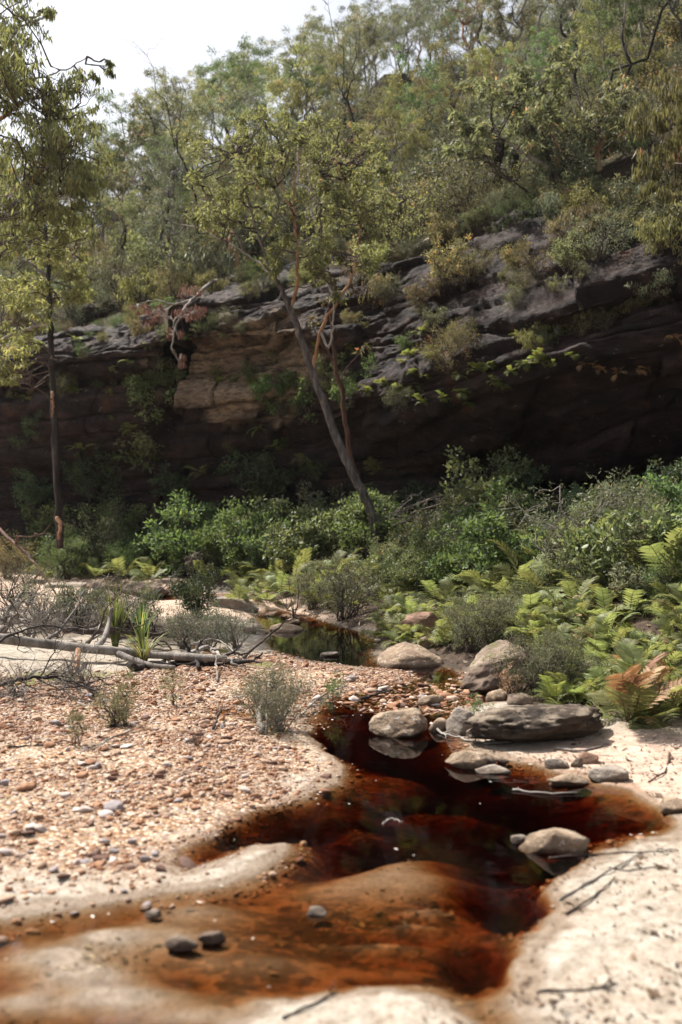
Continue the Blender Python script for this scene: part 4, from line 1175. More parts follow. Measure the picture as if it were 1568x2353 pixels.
# shrubs rooted in cracks of the cliff
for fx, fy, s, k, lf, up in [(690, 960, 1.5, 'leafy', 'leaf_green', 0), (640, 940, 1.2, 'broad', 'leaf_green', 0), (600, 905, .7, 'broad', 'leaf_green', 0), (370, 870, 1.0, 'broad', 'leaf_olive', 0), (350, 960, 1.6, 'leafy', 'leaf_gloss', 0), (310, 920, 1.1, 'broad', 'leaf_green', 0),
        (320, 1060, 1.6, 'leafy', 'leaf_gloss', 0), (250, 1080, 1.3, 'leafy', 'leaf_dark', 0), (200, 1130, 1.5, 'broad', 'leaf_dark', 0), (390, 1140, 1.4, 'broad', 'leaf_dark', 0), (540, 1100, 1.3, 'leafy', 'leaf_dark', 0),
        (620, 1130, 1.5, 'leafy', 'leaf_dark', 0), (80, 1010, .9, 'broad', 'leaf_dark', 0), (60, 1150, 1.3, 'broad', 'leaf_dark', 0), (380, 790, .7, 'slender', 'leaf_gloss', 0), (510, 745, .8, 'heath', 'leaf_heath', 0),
        (760, 890, 1.0, 'broad', 'leaf_gloss', 0), (800, 930, .9, 'broad', 'leaf_green', 0), (920, 930, .8, 'heath', 'leaf_heath', 0), (1030, 850, 1.2, 'heath', 'leaf_bronze', 0), (1050, 770, .7, 'heath', 'leaf_bronze', 0),
        (930, 800, .5, 'droopy', 'leaf_green', 0), (955, 720, .6, 'slender', 'leaf_olive', 0), (1260, 770, .8, 'leafy', 'leaf_gloss', 0), (1180, 690, .6, 'heath', 'leaf_heath', 0), (1500, 670, .7, 'droopy', 'leaf_heath', 0), (1200, 655, .8, 'heath', 'leaf_olive', 0), (1100, 620, 1.0, 'grey', 'leaf_bronze', 0), (1060, 640, .9, 'grey', 'leaf_bronze', 0),
        (1240, 620, .9, 'grey', 'leaf_bronze', 0), (1300, 610, .9, 'broad', 'leaf_olive', 0), (1440, 540, 1.1, 'heath', 'leaf_heath', 0), (1530, 560, 1.1, 'droopy', 'leaf_yellow', 0), (1350, 500, 1.0, 'broad', 'leaf_yellow', 0)]:
    d = np.interp(fx, _CX, _CD) - .15 + (1.6 if fy < 700 else 0)
    c = on_cliff(fx, fy)
    if fy < 700 and fx > 1000 and on_hill(fx, fy)[1] < c[1]: c = on_hill(fx, fy)
    shrub('cliff_shrub', k, c - np.array([0, -.1, .12]), s * .8, lf, cliff_label(fx, fy, k, lf), cliff_label(fx, fy, k, lf), squash=.9)
# small plants on the ledges
g5 = np.random.default_rng(15)
slab = np.where((CLIFF_N[:, 2] > .35) & (CLIFF_PX[:, 1] < 720) & (CLIFF_PX[:, 1] > 470) & (CLIFF_PX[:, 0] > 820) & (CLIFF_PX[:, 0] < 1560))[0]
for i in g5.choice(slab, 56, replace=False):
    k = ['heath', 'broad', 'grey', 'droopy'][int(g5.integers(0, 4))]; lf = ['leaf_heath', 'leaf_olive', 'leaf_bronze', 'leaf_grey'][int(g5.integers(0, 4))]
    lab = 'scrubby ' + cliff_label(CLIFF_PX[i, 0], CLIFF_PX[i, 1], k, lf)
    shrub('slab_shrub', k, CLIFF_V[i] - np.array([0, 0, .06]), g5.uniform(.35, .85), lf, lab, lab)
led = np.where((CLIFF_N[:, 2] > .55) & (CLIFF_V[:, 2] > 2.2) & (np.abs(CLIFF_V[:, 0]) < CLIFF_V[:, 1] * .36))[0]
for i in g5.choice(led, 150, replace=False):
    k = ['heath', 'broad', 'grey', 'slender', 'droopy'][int(g5.integers(0, 5))]; lf = ['leaf_heath', 'leaf_olive', 'leaf_green', 'leaf_bronze', 'leaf_yellow'][int(g5.integers(0, 5))]
    shrub('ledge_shrub', k, CLIFF_V[i] - np.array([0, 0, .05]), g5.uniform(.22, .6) * (1.35 if CLIFF_PX[i, 1] < 700 else 1), lf, 'small ' + cliff_label(CLIFF_PX[i, 0], CLIFF_PX[i, 1], k, lf), 'small shrubs on the ledges of the cliff')

led = np.where((CLIFF_N[:, 2] > .2) & (CLIFF_PX[:, 1] > 760) & (CLIFF_PX[:, 1] < 1010) & (CLIFF_PX[:, 0] > 20) & (CLIFF_PX[:, 0] < 1450) & (CLIFF_V[:, 1] < cliff_y(CLIFF_V[:, 0]) + .6))[0]
for i in g5.choice(led, 46, replace=False):
    w = cliff_label(CLIFF_PX[i, 0], CLIFF_PX[i, 1], 'broad', 'leaf_green').split(' shrub ')[1]
    fern(CLIFF_V[i], g5.uniform(.18, .32), ('yellow green' if i % 2 else 'green') + ' fern ' + w, 'ferns ' + w, 'fern_yellow' if i % 2 else 'fern', 11, hang=math.pi)
grass('grass_tuft', on_ground(265, 1490), .75, 'dark green strappy grass tuft behind the fallen log', 80, seed=1)
grass('grass_tuft', on_ground(325, 1488), .6, 'bright green grass tuft beside the dark one behind the log', 60, seed=2)
grass('grass_tuft', on_ground(330, 1530), .5, 'strappy grass tuft flopping in front of the fallen log', 50, seed=3, lean=1.1)
for k, (fx, fy) in enumerate([(1240, 2030), (1262, 2022), (1288, 2000), (1296, 1984)]):
    grass('grass_sprout', on_ground(fx, fy), .09, 'tiny green grass sprout at the edge of the lower sand bank', 14, group='grass sprouts at the sand bank edge', seed=10 + k, lean=.8)
fern(on_ground(318, 1478), .3, 'single small grey fern behind the fallen log', None, 'fern', 6)

# ------------------------------------------------------------------ trees
def crown_and_wood(seed, H, r, lean, limbs, spread, leaf_n, L, Wd, droop, clump, start=.42, subs=4, twigs=3):
    g = np.random.default_rng(seed)
    trunk, crown, limb_g = Geo(), Geo(), Geo()
    top = np.array([lean * H * .6, g.normal(0, .04) * H, H * .62])
    tp = bend((0, 0, -.25), top, 10, .035, 0, g)
    tube(trunk, tp, np.linspace(r, r * .45, 10), 8, rough=.05)
    cs, rs = [], []
    for i in range(limbs):
        a = i * 6.283 / limbs + g.uniform(-.6, .6)
        q = g.uniform(start, 1.0) if i else 1.0
        k = q * 9; b = tp[int(k)] if k >= 9 else tp[int(k)] + (tp[int(k) + 1] - tp[int(k)]) * (k - int(k))
        out = spread * g.uniform(.5, 1.0) * (0.45 if i == 0 else 1)
        e = b + np.array([math.cos(a) * out, math.sin(a) * out, H * g.uniform(.16, .38)])
        lp = bend(b, e, 8, .07, -.08, g)
        rr = r * .42 * g.uniform(.7, 1.1)
        tube(limb_g, lp, np.linspace(rr, rr * .35, 8), 6)
        for s in range(subs):
            sb = lp[g.integers(3, 8)]
            d = norm(np.array([math.cos(a), math.sin(a), .9]) * .6 + g.normal(size=3) * np.array([.8, .8, .45]))
            se = sb + d * H * g.uniform(.08, .19)
            sp = bend(sb, se, 5, .08, 0, g)
            tube(limb_g, sp, np.linspace(rr * .32, rr * .12, 5), 5)
            for w in range(twigs):
                tb = sp[g.integers(2, 5)]
                te = tb + norm(d * .5 + g.normal(size=3)) * H * g.uniform(.03, .075)
                tube(limb_g, bend(tb, te, 3, .05, 0, g), np.array([.10, .07, .04]) * rr, 4)
                cs.append(te); rs.append(clump * g.uniform(.6, 1.25))
    leaf_cloud(crown, g, np.array(cs), np.array(rs), max(4, leaf_n // len(cs)), L, Wd, droop, squash=.62, shell=.5)
    return trunk.mesh('trunk', M['bark_grey']), limb_g.mesh('branch', M['bark_grey']), crown.mesh('crown', M['leaf_olive'])

TREE = [crown_and_wood(500 + k, H, r, ln, nl, sp, 5600, .145, .036, .5, cl * .75) for k, (H, r, ln, nl, sp, cl) in enumerate([
    (8, .12, .10, 6, 1.7, .46), (7, .10, -.15, 5, 1.5, .44), (9, .13, .05, 7, 1.8, .48), (6.5, .11, .25, 6, 1.9, .46), (7.5, .10, -.06, 5, 1.3, .42), (5.5, .09, -.25, 6, 1.8, .48)])]
TREE_H = [8, 7, 9, 6.5, 7.5, 5.5]
DEAD = [crown_and_wood(540 + k, H, .062, ln, 5, 1.3, 60, .1, .03, .5, .3, start=.3) for k, (H, ln) in enumerate([(6.5, .35), (7.5, -.3), (5.5, .6)])]

def tree(v, base, size, rotz, leaf, bark, label, group=None, tilt=(0, 0), name='eucalyptus_tree', bark2=None):
    e = link(name, None, loc=base, rot=(tilt[0], tilt[1], rotz), scale=float(size))
    parts = v if leaf else v[:2]
    for nm, me, mt in zip(('trunk', 'branch', 'crown'), parts, (bark, bark2 or bark, leaf)):
        o = link(nm, me, e)
        with_mat(o, M[mt])
    return tag(e, label, 'tree', group)

_SKX = np.array([-400, 0, 240, 262, 400, 470, 620, 760, 850, 1000, 1100, 1400]); _SKY = np.array([300, 300, 330, 265, 165, 130, 85, 60, 10, -60, -140, -400])
def under_skyline(p, H, size):
    """largest scale that keeps a tree of height H at p below the line where the photograph's crowns meet the sky"""
    fx = (p[0] / p[1] * FOC + 341) / KF
    ztop = CAM_H + (512 - np.interp(fx, _SKX, _SKY) * KF) / FOC * p[1]
    return min(size, max((ztop - p[2]) / H, .25))
KINDS = {'leaf_olive': 'olive', 'leaf_yellow': 'yellow green', 'leaf_grey': 'grey green', 'leaf_green': 'fresh green', 'leaf_bronze': 'bronze tinted'}
g3 = np.random.default_rng(91)
placed = []
def scatter_hill(n, ylo, yhi, gap, fxlo=-120, fxhi=1700):
    out = []
    tries = 0
    while len(out) < n and tries < 5000:
        tries += 1
        y = g3.uniform(ylo, yhi)
        fx = g3.uniform(fxlo, fxhi)
        x = (fx * KF - 341) / FOC * y
        if y < cliff_y(x) + 3.2: continue
        if any((x - a) ** 2 + (y - b) ** 2 < gap ** 2 for a, b in placed): continue
        placed.append((x, y)); out.append((x, y, float(hill_h(np.array([x]), np.array([y]))[0])))
    return out

for zone, n, gap, lo, hi in (((25, 36), 34, 1.7, .42, .72), ((36, 48), 44, 2.1, .6, .95), ((48, 63), 46, 2.3, .7, 1.05)):
    for p in scatter_hill(n, zone[0], zone[1], gap):
        lf = ['leaf_olive', 'leaf_yellow', 'leaf_grey', 'leaf_green', 'leaf_grey', 'leaf_yellow', 'leaf_olive'][int(g3.integers(0, 7))]
        bk = ['bark_grey', 'bark_white', 'bark_white', 'bark_orange', 'bark_grey'][int(g3.integers(0, 5))]
        vi = int(g3.integers(0, 6))
        tree(TREE[vi], p, under_skyline(p, TREE_H[vi], g3.uniform(lo, hi)), g3.uniform(0, 6.28), lf, (bk0 := 'bark_dark' if g3.random() < .25 else bk),
             (lab := '%s barked gum tree with %s crown %s' % ({'bark_dark': 'black', 'bark_grey': 'grey', 'bark_white': 'pale', 'bark_orange': 'orange'}[bk0], KINDS[lf], 'on the lower slope' if p[1] < 34 else ('halfway up the hillside' if p[1] < 46 else 'along the ridge'))), lab, (g3.normal(0, .1), g3.normal(0, .1)), bark2=bk)
for p in scatter_hill(54, 24, 58, .9):
    tree(DEAD[int(g3.integers(0, 3))], p, under_skyline(p, 7.5, g3.uniform(.6, 1.0)), g3.uniform(0, 6.28), None, (bk0 := 'bark_white' if g3.random() < .65 else 'bark_dark'), (lab := 'leafless %s dead tree %s' % ('bleached' if bk0 == 'bark_white' else 'charred', 'on the lower slope' if p[1] < 34 else ('halfway up the hillside' if p[1] < 46 else 'near the ridge'))), lab, (g3.normal(0, .25), g3.normal(0, .25)), name='dead_tree')

# bushes on the hillside
placed = []
for p in scatter_hill(150, 20, 40, .8) + scatter_hill(110, 40, 60, 1.2):
    k = ['broad', 'heath', 'grey', 'droopy', 'heath'][int(g3.integers(0, 5))]
    lf = ['leaf_olive', 'leaf_grey', 'leaf_heath', 'leaf_heath', 'leaf_bronze', 'leaf_yellow'][int(g3.integers(0, 6))]
    sz = g3.uniform(.9, 1.9)
    where = 'just behind the cliff edge' if p[1] < cliff_y(p[0]) + 7 else ('halfway up the slope' if p[1] < 43 else 'high on the slope under the ridge trees')
    what = '%s %s bush' % ({'leaf_olive': 'olive', 'leaf_grey': 'grey green', 'leaf_heath': 'dull brown green', 'leaf_bronze': 'bronze', 'leaf_yellow': 'yellow green'}[lf], {'broad': 'leafy', 'heath': 'fine leaved', 'grey': 'wiry', 'droopy': 'drooping'}[k])
    e = shrub('hill_shrub', k, p, sz, lf, what + ' ' + where, what + ' ' + where)

def curve(pts, n):
    """smooth line through points"""
    P = np.asarray(pts, float)
    P = np.concatenate([2 * P[:1] - P[1:2], P, 2 * P[-1:] - P[-2:-1]])
    out = []
    m = len(P) - 3
    for q in np.linspace(0, m - 1e-6, n):
        i = int(q); f = q - i
        a, b, c, d = P[i:i + 4]
        out.append(.5 * ((2 * b) + (-a + c) * f + (2 * a - 5 * b + 4 * c - d) * f ** 2 + (-a + 3 * b - 3 * c + d) * f ** 3))
    return np.array(out)

def hero(name, label, base_depth, branches, puffs, leaf, L, Wd, droop, per_puff, twig_mat='twig', seed=5, sub=5, category='tree', base=None):
    """a tree drawn limb by limb; each limb point: picture x, y and its distance offset from the foot"""
    g = np.random.default_rng(seed)
    root_pt = at(branches[0][2][0][0], branches[0][2][0][1], base_depth)
    e = link(name, None, loc=root_pt)
    samples = []
    for pn, mt, pts, r0, r1 in branches:
        P = curve([at(p[0], p[1], base_depth + (p[2] if len(p) > 2 else 0)) for p in pts], 5 * len(pts)) - root_pt
        P[1:-1] += g.normal(0, .012, (len(P) - 2, 3))
        if pn == 'trunk': P[0, 2] -= .3
        geo = Geo()
        tube(geo, P, np.linspace(r0, r1, len(P)), 10 if pn == 'trunk' else 7, rough=.05)
        link(pn, geo.mesh(pn, M[mt]), e)
        samples.append(P[len(P) // 3:])
    S = np.concatenate(samples)
    tw, cr = Geo(), Geo()
    cs, rs = [], []
    for fx, fy, rf, do in puffs:
        c = at(fx, fy, base_depth + do) - root_pt
        R = rf * KF / FOC * base_depth
        d2 = np.linalg.norm(S - c, axis=1) + np.maximum(S[:, 2] - c[2], 0) * 2
        b = S[np.argmin(d2)]
        P = bend(b, c, 7, .06, -.05, g)
        tube(tw, P, np.linspace(.018, .007, 7), 5)
        for k in range(sub):
            tb = P[g.integers(3, 7)]
            te = c + rand_unit(1, g)[0] * R * g.uniform(.4, 1.0) * np.array([1, 1, .8])
            tube(tw, bend(tb, te, 5, .08, -.03, g), np.linspace(.008, .003, 5), 4)
            cs.append(te); rs.append(R * g.uniform(.35, .6))
    link('twig', tw.mesh('twig', M[twig_mat]), e)
    if per_puff:
        leaf_cloud(cr, g, np.array(cs), np.array(rs), per_puff // sub, L, Wd, droop, squash=.8, shell=.6)
        link('crown', cr.mesh('crown', M[leaf]), e)
    return tag(e, label, category)

def puffs_in(boxes, seed, spread=1.2):
    g = np.random.default_rng(seed)
    out = []
    for x0, x1, y0, y1, n, r in boxes:
        for k in range(n):
            out.append((g.uniform(x0, x1), g.uniform(y0, y1), r * g.uniform(.7, 1.3), g.normal(0, spread)))
    return out

# the leaning tree in front of the cliff
hero('leaning_eucalyptus', 'leaning gum tree with dark trunk and peeling orange limbs before the cliff', 18.0, [
    ('trunk', 'bark_trunk', [(866, 1210), (835, 1135), (793, 1055), (757, 960), (722, 865), (690, 775), (667, 705), (642, 655), (620, 625)], .092, .04),
    ('branch', 'bark_white', [(622, 628), (590, 600, .2), (545, 570, .4), (495, 545, .5), (440, 520, .6), (400, 512, .7)], .022, .007),
    ('branch', 'bark_grey', [(640, 655), (615, 600, -.2), (590, 530, -.3), (572, 470, -.3), (560, 410, -.4), (545, 350, -.4)], .028, .009),
    ('branch', 'bark_orange', [(668, 705), (682, 655, -.1), (683, 590, -.2), (678, 520, -.2), (674, 460, -.2), (680, 400, -.3), (690, 330, -.4)], .036, .010),
    ('branch', 'bark_orange', [(678, 500, -.2), (655, 450, -.1), (640, 400, 0), (650, 350, 0)], .026, .010),
    ('branch', 'bark_orange', [(720, 850), (738, 760, -.2), (775, 695, -.3), (808, 635, -.4), (820, 580, -.5), (826, 530, -.5), (815, 470, -.5), (790, 420, -.4), (770, 360, -.4)], .036, .010),
    ('branch', 'bark_white', [(738, 765, -.2), (757, 800, -.3), (766, 745, -.3), (768, 690, -.3), (765, 655, -.2)], .028, .010),
    ('branch', 'bark_grey', [(770, 690, -.2), (745, 620, .2), (740, 560, .3), (735, 480, .3), (730, 400, .4)], .026, .010),
    ('branch', 'bark_grey', [(560, 575, .3), (520, 500, .5), (480, 460, .6), (450, 400, .7)], .024, .010),
    ('branch', 'bark_grey', [(600, 560, -.2), (640, 480, -.3), (620, 400, -.3)], .024, .010),
    ], puffs_in([(540, 740, 250, 420, 26, 32), (450, 600, 300, 520, 20, 30), (600, 760, 420, 640, 26, 30), (740, 905, 330, 540, 26, 30), (760, 880, 500, 620, 7, 26), (690, 850, 290, 380, 9, 30), (440, 520, 400, 520, 6, 28), (720, 790, 600, 690, 4, 22)], 8, .9),
    'leaf_pale', .095, .030, .45, 125, seed=21)
hero('slender_dead_stem', 'thin red barked stem standing behind the leaning gum tree', 18.7, [
    ('trunk', 'bark_red', [(842, 1150), (815, 1080), (797, 1000), (785, 900), (770, 830), (763, 760), (757, 700)], .06, .025),
    ('branch', 'bark_red', [(768, 830), (740, 790), (720, 750)], .02, .008), ('branch', 'bark_red', [(780, 880), (800, 840), (830, 810)], .016, .006)],
    [(720, 740, 20, 0), (835, 800, 22, 0), (745, 690, 20, 0)], 'leaf_bronze', .1, .03, .4, 40, seed=22)
# thin charred trunk with torn bark by the left part of the cliff
hero('charred_tree', 'straight charred trunk with torn orange bark before the left end of the cliff', 19.5, [
    ('trunk', 'bark_dark', [(137, 1225), (132, 1120), (126, 1000), (121, 880), (116, 760), (112, 640), (104, 520)], .075, .04),
    ('strip_of_bark', 'bark_orange', [(120, 900, -.1), (121, 930, -.14), (118, 960, -.16)], .03, .012),
    ('strip_of_bark', 'bark_orange', [(133, 1190, -.12), (138, 1215, -.2), (134, 1240, -.22)], .05, .02),
    ('branch', 'bark_white', [(116, 745), (80, 752), (40, 765), (-10, 785)], .04, .02),
    ('branch', 'bark_white', [(112, 650), (150, 615), (178, 590)], .02, .01),
    ('branch', 'bark_grey', [(112, 640), (60, 600), (10, 585), (-60, 560)], .03, .012),
    ('branch', 'bark_grey', [(104, 530), (140, 480), (170, 420)], .025, .01)],
    puffs_in([(-60, 130, 560, 720, 16, 34), (60, 230, 580, 700, 9, 30), (-60, 110, 700, 870, 13, 30), (20, 200, 470, 590, 10, 32)], 9, .8), 'leaf_yellow', .11, .03, .5, 200, seed=23)
# big drooping tree whose crown comes in over the left side
hero('drooping_eucalyptus', 'large drooping gum crown reaching in over the gravel side', 16.0, [
    ('trunk', 'bark_white', [(-190, 1330), (-180, 1100), (-165, 850), (-150, 640), (-120, 430), (-90, 200), (-60, 20)], .15, .05),
    ('branch', 'bark_orange', [(-140, 560), (-60, 500), (0, 465), (60, 420), (100, 385), (120, 330), (118, 280)], .05, .014),
    ('branch', 'bark_white', [(-135, 540), (-40, 480), (30, 450), (90, 425), (140, 420)], .035, .01),
    ('branch', 'bark_orange', [(-120, 430), (-50, 330), (20, 260), (60, 230), (100, 225)], .05, .014),
    ('branch', 'bark_grey', [(-90, 220), (-20, 140), (30, 80), (60, 40)], .04, .012),
    ('branch', 'bark_grey', [(-80, 150), (0, 190), (80, 180), (150, 160), (200, 130)], .025, .006)],
    puffs_in([(-60, 95, 30, 180, 26, 40), (-60, 140, 150, 330, 36, 42), (60, 225, 190, 330, 22, 36), (-40, 210, 330, 470, 34, 40), (-60, 160, 440, 600, 22, 40), (90, 235, 320, 560, 16, 34), (-60, 60, -60, 40, 8, 40), (150, 235, 340, 450, 7, 30), (-40, 90, 470, 560, 9, 34), (170, 220, 95, 170, 2, 14), (90, 150, 10, 60, 2, 16), (225, 255, 130, 190, 2, 12)], 10, .9),
    'leaf_pale', .12, .028, .65, 90, seed=24)
# spreading tree standing against the sky on the left shoulder of the hill
hb = on_hill(378, 575)
hero('spreading_tree', 'spreading tree with crooked dark limbs standing against the sky', hb[1], [
    ('trunk', 'bark_dark', [(382, 585), (378, 520), (372, 470), (366, 443)], .16, .11),
    ('branch', 'bark_dark', [(368, 446), (345, 435), (330, 420), (322, 380)], .09, .03),
    ('branch', 'bark_grey', [(366, 443), (382, 412), (370, 380), (350, 345), (320, 315)], .08, .03),
    ('branch', 'bark_grey', [(372, 385), (395, 350), (410, 310), (400, 280)], .06, .02),
    ('branch', 'bark_dark', [(350, 345), (355, 300), (345, 270)], .05, .02)],
    puffs_in([(255, 330, 270, 370, 9, 22), (310, 420, 235, 320, 11, 22), (330, 425, 320, 420, 8, 20), (270, 340, 370, 440, 5, 18)], 11, .8), 'leaf_olive', .17, .045, .35, 110, seed=25)
# trees on the cliff top
hb = 20.2
hero('black_leaning_tree', 'black leaning trunk with a bleached limb on top of the cliff', hb, [
    ('trunk', 'bark_dark', [(1392, 552), (1350, 515), (1312, 468), (1288, 425), (1272, 396)], .12, .07),
    ('branch', 'bark_white', [(1274, 398), (1248, 378), (1215, 358), (1182, 340), (1155, 318), (1135, 298)], .05, .018),
    ('branch', 'bark_orange', [(1274, 400), (1283, 360), (1272, 310), (1240, 285), (1222, 240)], .045, .015),
    ('branch', 'bark_dark', [(1300, 450), (1262, 360), (1225, 300), (1212, 240), (1218, 190)], .05, .018),
    ('branch', 'bark_dark', [(1370, 535), (1310, 495), (1260, 470), (1210, 440), (1180, 415)], .045, .012)],
    puffs_in([(1060, 1240, 160, 300, 20, 30), (1180, 1300, 150, 260, 10, 30), (1040, 1140, 270, 350, 7, 26), (1220, 1310, 270, 360, 6, 24)], 12, .9), 'leaf_olive', .14, .04, .45, 150, seed=26)
hero('orange_stemmed_tree', 'upright orange stemmed gum beside the black leaning trunk', 20.6, [
    ('trunk', 'bark_orange', [(1386, 548), (1384, 470), (1378, 400), (1372, 330), (1376, 260), (1380, 215)], .08, .03),
    ('branch', 'bark_white', [(1378, 330), (1350, 290), (1330, 230), (1310, 170), (1270, 140)], .04, .014),
    ('branch', 'bark_orange', [(1374, 350), (1400, 300), (1420, 260)], .03, .01)],
    puffs_in([(1320, 1430, 200, 330, 13, 28), (1250, 1340, 120, 220, 9, 28), (1400, 1460, 180, 290, 5, 26)], 13, .9), 'leaf_olive', .14, .04, .5, 110, seed=27)
hero('weeping_eucalyptus', 'weeping gum with long hanging leaves at the end of the overhang', 17.6, [
    ('trunk', 'bark_dark', [(1690, 640), (1680, 520), (1660, 400), (1640, 280), (1620, 200)], .12, .06),
    ('branch', 'bark_grey', [(1660, 400), (1600, 360), (1550, 330), (1500, 330)], .04, .012),
    ('branch', 'bark_grey', [(1640, 280), (1590, 240), (1540, 230), (1500, 260)], .04, .012),
    ('branch', 'bark_grey', [(1670, 460), (1600, 450), (1540, 470)], .03, .01)],
    puffs_in([(1470, 1640, 250, 400, 20, 34), (1500, 1640, 400, 540, 18, 32), (1520, 1640, 150, 260, 9, 32), (1530, 1600, 540, 600, 5, 22)], 14, .8), 'leaf_yellow', .17, .028, .8, 230, seed=28)
for k, (pts, r) in enumerate([([(1116, 470), (1114, 420), (1117, 365)], .10), ([(1140, 472), (1142, 410), (1148, 345), (1150, 300)], .13), ([(1187, 445), (1184, 395), (1186, 340)], .10), ([(1078, 530), (1050, 490), (1035, 470)], .12)]):
    d = on_hill(pts[0][0], pts[0][1] + 6)[1]
    x = [p[0] for p in pts]
    hero('charred_tree', ['short charred trunk nearest the twin charred one on the slope', 'thickest charred trunk on the slope above the sloping slab', 'charred trunk standing apart from the charred pair', 'charred stump leaning over the sloping slab'][k], d, [
        ('trunk', 'bark_dark', pts, r * d / 22, r * .7 * d / 22)], puffs_in([(x[-1] - 45, x[-1] + 45, pts[-1][1] - 60, pts[-1][1] + 10, 7 if k < 3 else 2, 26)], 40 + k, .6), 'leaf_olive' if k != 1 else 'leaf_grey', .15, .04, .4, 110, seed=50 + k)

# ------------------------------------------------------------------ dead wood
def stick(name, pts, r0, r1, mat, label, group=None, forks=0, seed=0, category='branch', ground_pts=True, lift=0.0, fork_len=.35):
    g = np.random.default_rng(2000 + seed)
    P = []
    for p in pts:
        q = on_ground(p[0], p[1], True) if ground_pts else at(*p)
        if ground_pts: q[2] = max(q[2], 0) + r0 + lift + (p[2] if len(p) > 2 else 0)
        P.append(q)
    P = curve(P, 4 * len(P))
    P += g.normal(0, r0 * .35, P.shape)
    o = P[0].copy()
    geo = Geo()
    tube(geo, P - o, np.linspace(r0, r1, len(P)), 7, rough=.06)
    tot = np.linalg.norm(P[-1] - P[0])
    for k in range(forks):
        b = P[g.integers(len(P) // 4, len(P))] - o
        d = norm(norm(P[-1] - P[0]) * .7 + g.normal(size=3) * np.array([.6, .6, .35]) + np.array([0, 0, .15]))
        e = b + d * tot * fork_len * g.uniform(.5, 1)
        fp = bend(b, e, 6, .07, 0, g)
        tube(geo, fp, np.linspace(r1 * 1.1 + .001, r1 * .4, 6), 5)
        for w in range(2):
            wb = fp[g.integers(2, 6)]
            tube(geo, bend(wb, wb + norm(d + g.normal(size=3) * .6) * tot * fork_len * .35, 4, .08, 0, g), np.linspace(r1 * .6, r1 * .25, 4), 4)
    return tag(link(name, geo.mesh(name, M[mat]), loc=o), label, category, group)

# the fallen log: bole with stubs
e = link('fallen_log', None, loc=on_ground(230, 1510))
def log_part(name, pts, r0, r1, mat):
    P = curve([on_ground(p[0], p[1]) + np.array([0, 0, p[2]]) for p in pts], 5 * len(pts)) - np.array(e.location)
    geo = Geo(); tube(geo, P, np.linspace(r0, r1, len(P)), 10, rough=.05)
    link(name, geo.mesh(name, M[mat]), e)
log_part('bole', [(-150, 1500, .19), (0, 1508, .17), (120, 1515, .14), (230, 1522, .12), (330, 1528, .11), (440, 1532, .09), (520, 1535, .08)], .058, .036, 'wood_dead')
log_part('broken_branch', [(222, 1521, .14), (240, 1516, .22), (252, 1510, .38), (256, 1508, .50)], .034, .018, 'wood_dead')
log_part('broken_branch', [(270, 1525, .1), (340, 1540, .05), (400, 1542, .03)], .035, .02, 'bark_grey')
log_part('stub', [(180, 1520, .12), (178, 1535, .08), (176, 1545, .02)], .03, .02, 'bark_orange')
tag(e, 'long bleached fallen log lying across the edge of the gravel', 'log')
stick('fallen_branch', [(300, 1545), (380, 1536), (470, 1532), (540, 1530)], .04, .025, 'bark_dark', 'dark fallen branch under the end of the bleached log', forks=4, seed=1)
stick('fallen_branch', [(150, 1500, .2), (230, 1492, .16), (330, 1485, .12), (420, 1480, .06)], .035, .02, 'twig', 'brown fallen branch behind the bleached log', forks=5, seed=2)
stick('driftwood_branch', [(600, 1690), (596, 1672, .05), (600, 1650, .18), (592, 1640, .22)], .022, .012, 'bark_white', 'bleached white driftwood stub standing beside the round grey bush', seed=3)
stick('driftwood_branch', [(610, 1690), (615, 1660, .12), (618, 1640, .26)], .009, .004, 'bark_white', 'thin bleached driftwood stem beside the white stub', forks=3, seed=4)
stick('driftwood_branch', [(430, 1530, .06), (470, 1515, .10), (500, 1520, .05), (535, 1533)], .028, .014, 'bark_white', 'crooked bleached branch under the silvery shrubs', forks=6, seed=5)
stick('driftwood_branch', [(560, 1515), (600, 1500, .1), (650, 1478, .2), (690, 1460, .25)], .02, .006, 'twig', 'thin branch arching from the bank over the channel', forks=5, seed=6)
stick('dead_branch', [(-30, 1600, .05), (60, 1595, .10), (140, 1600, .12), (220, 1622, .1)], .018, .006, 'bark_dark', 'dark dead branch sprawled over the mossy sand', forks=10, seed=7, fork_len=.5)
stick('dead_branch', [(-30, 1560, .25), (40, 1530, .3), (110, 1515, .32), (190, 1520, .25)], .016, .005, 'bark_dark', 'dark dead branch reaching up in front of the bleached log', forks=9, seed=8, fork_len=.5)
for k, (fx, fy) in enumerate([(150, 1575), (190, 1565), (40, 1600), (215, 1600)]):
    shrub('dead_bush', 'bare', on_ground(fx, fy), .55, 'leaf_dead', 'dead twiggy bush on the mossy sand before the log', 'dead twiggy bushes before the log', wood='wood_dead', squash=.6, tilt=(.5, G2.normal(0, .4)))
for k in range(16):
    fx, fy = G2.uniform(-40, 330), G2.uniform(1425, 1500)
    a = G2.uniform(-.9, .9)
    stick('debris_branch', [(fx, fy, .05), (fx + 50 * math.cos(a), fy - 14 * math.sin(a), G2.uniform(.05, .4)), (fx + 110 * math.cos(a), fy - 30 * math.sin(a), G2.uniform(.1, .6))], G2.uniform(.012, .03), .006,
          ['wood_dead', 'twig', 'bark_grey', 'bark_white'][k % 4], 'bent dead branch in the heap of flood debris behind the log', 'branches in the heap of flood debris', forks=5, seed=20 + k)
for k, (fx, fy) in enumerate([(60, 1470), (130, 1465), (200, 1455), (10, 1455), (260, 1465)]):
    shrub('dead_bush', 'bare', on_ground(fx, fy), .6, 'leaf_dead', 'leafless tangled bush in the flood debris', 'leafless bushes in the flood debris', wood='wood_dead')
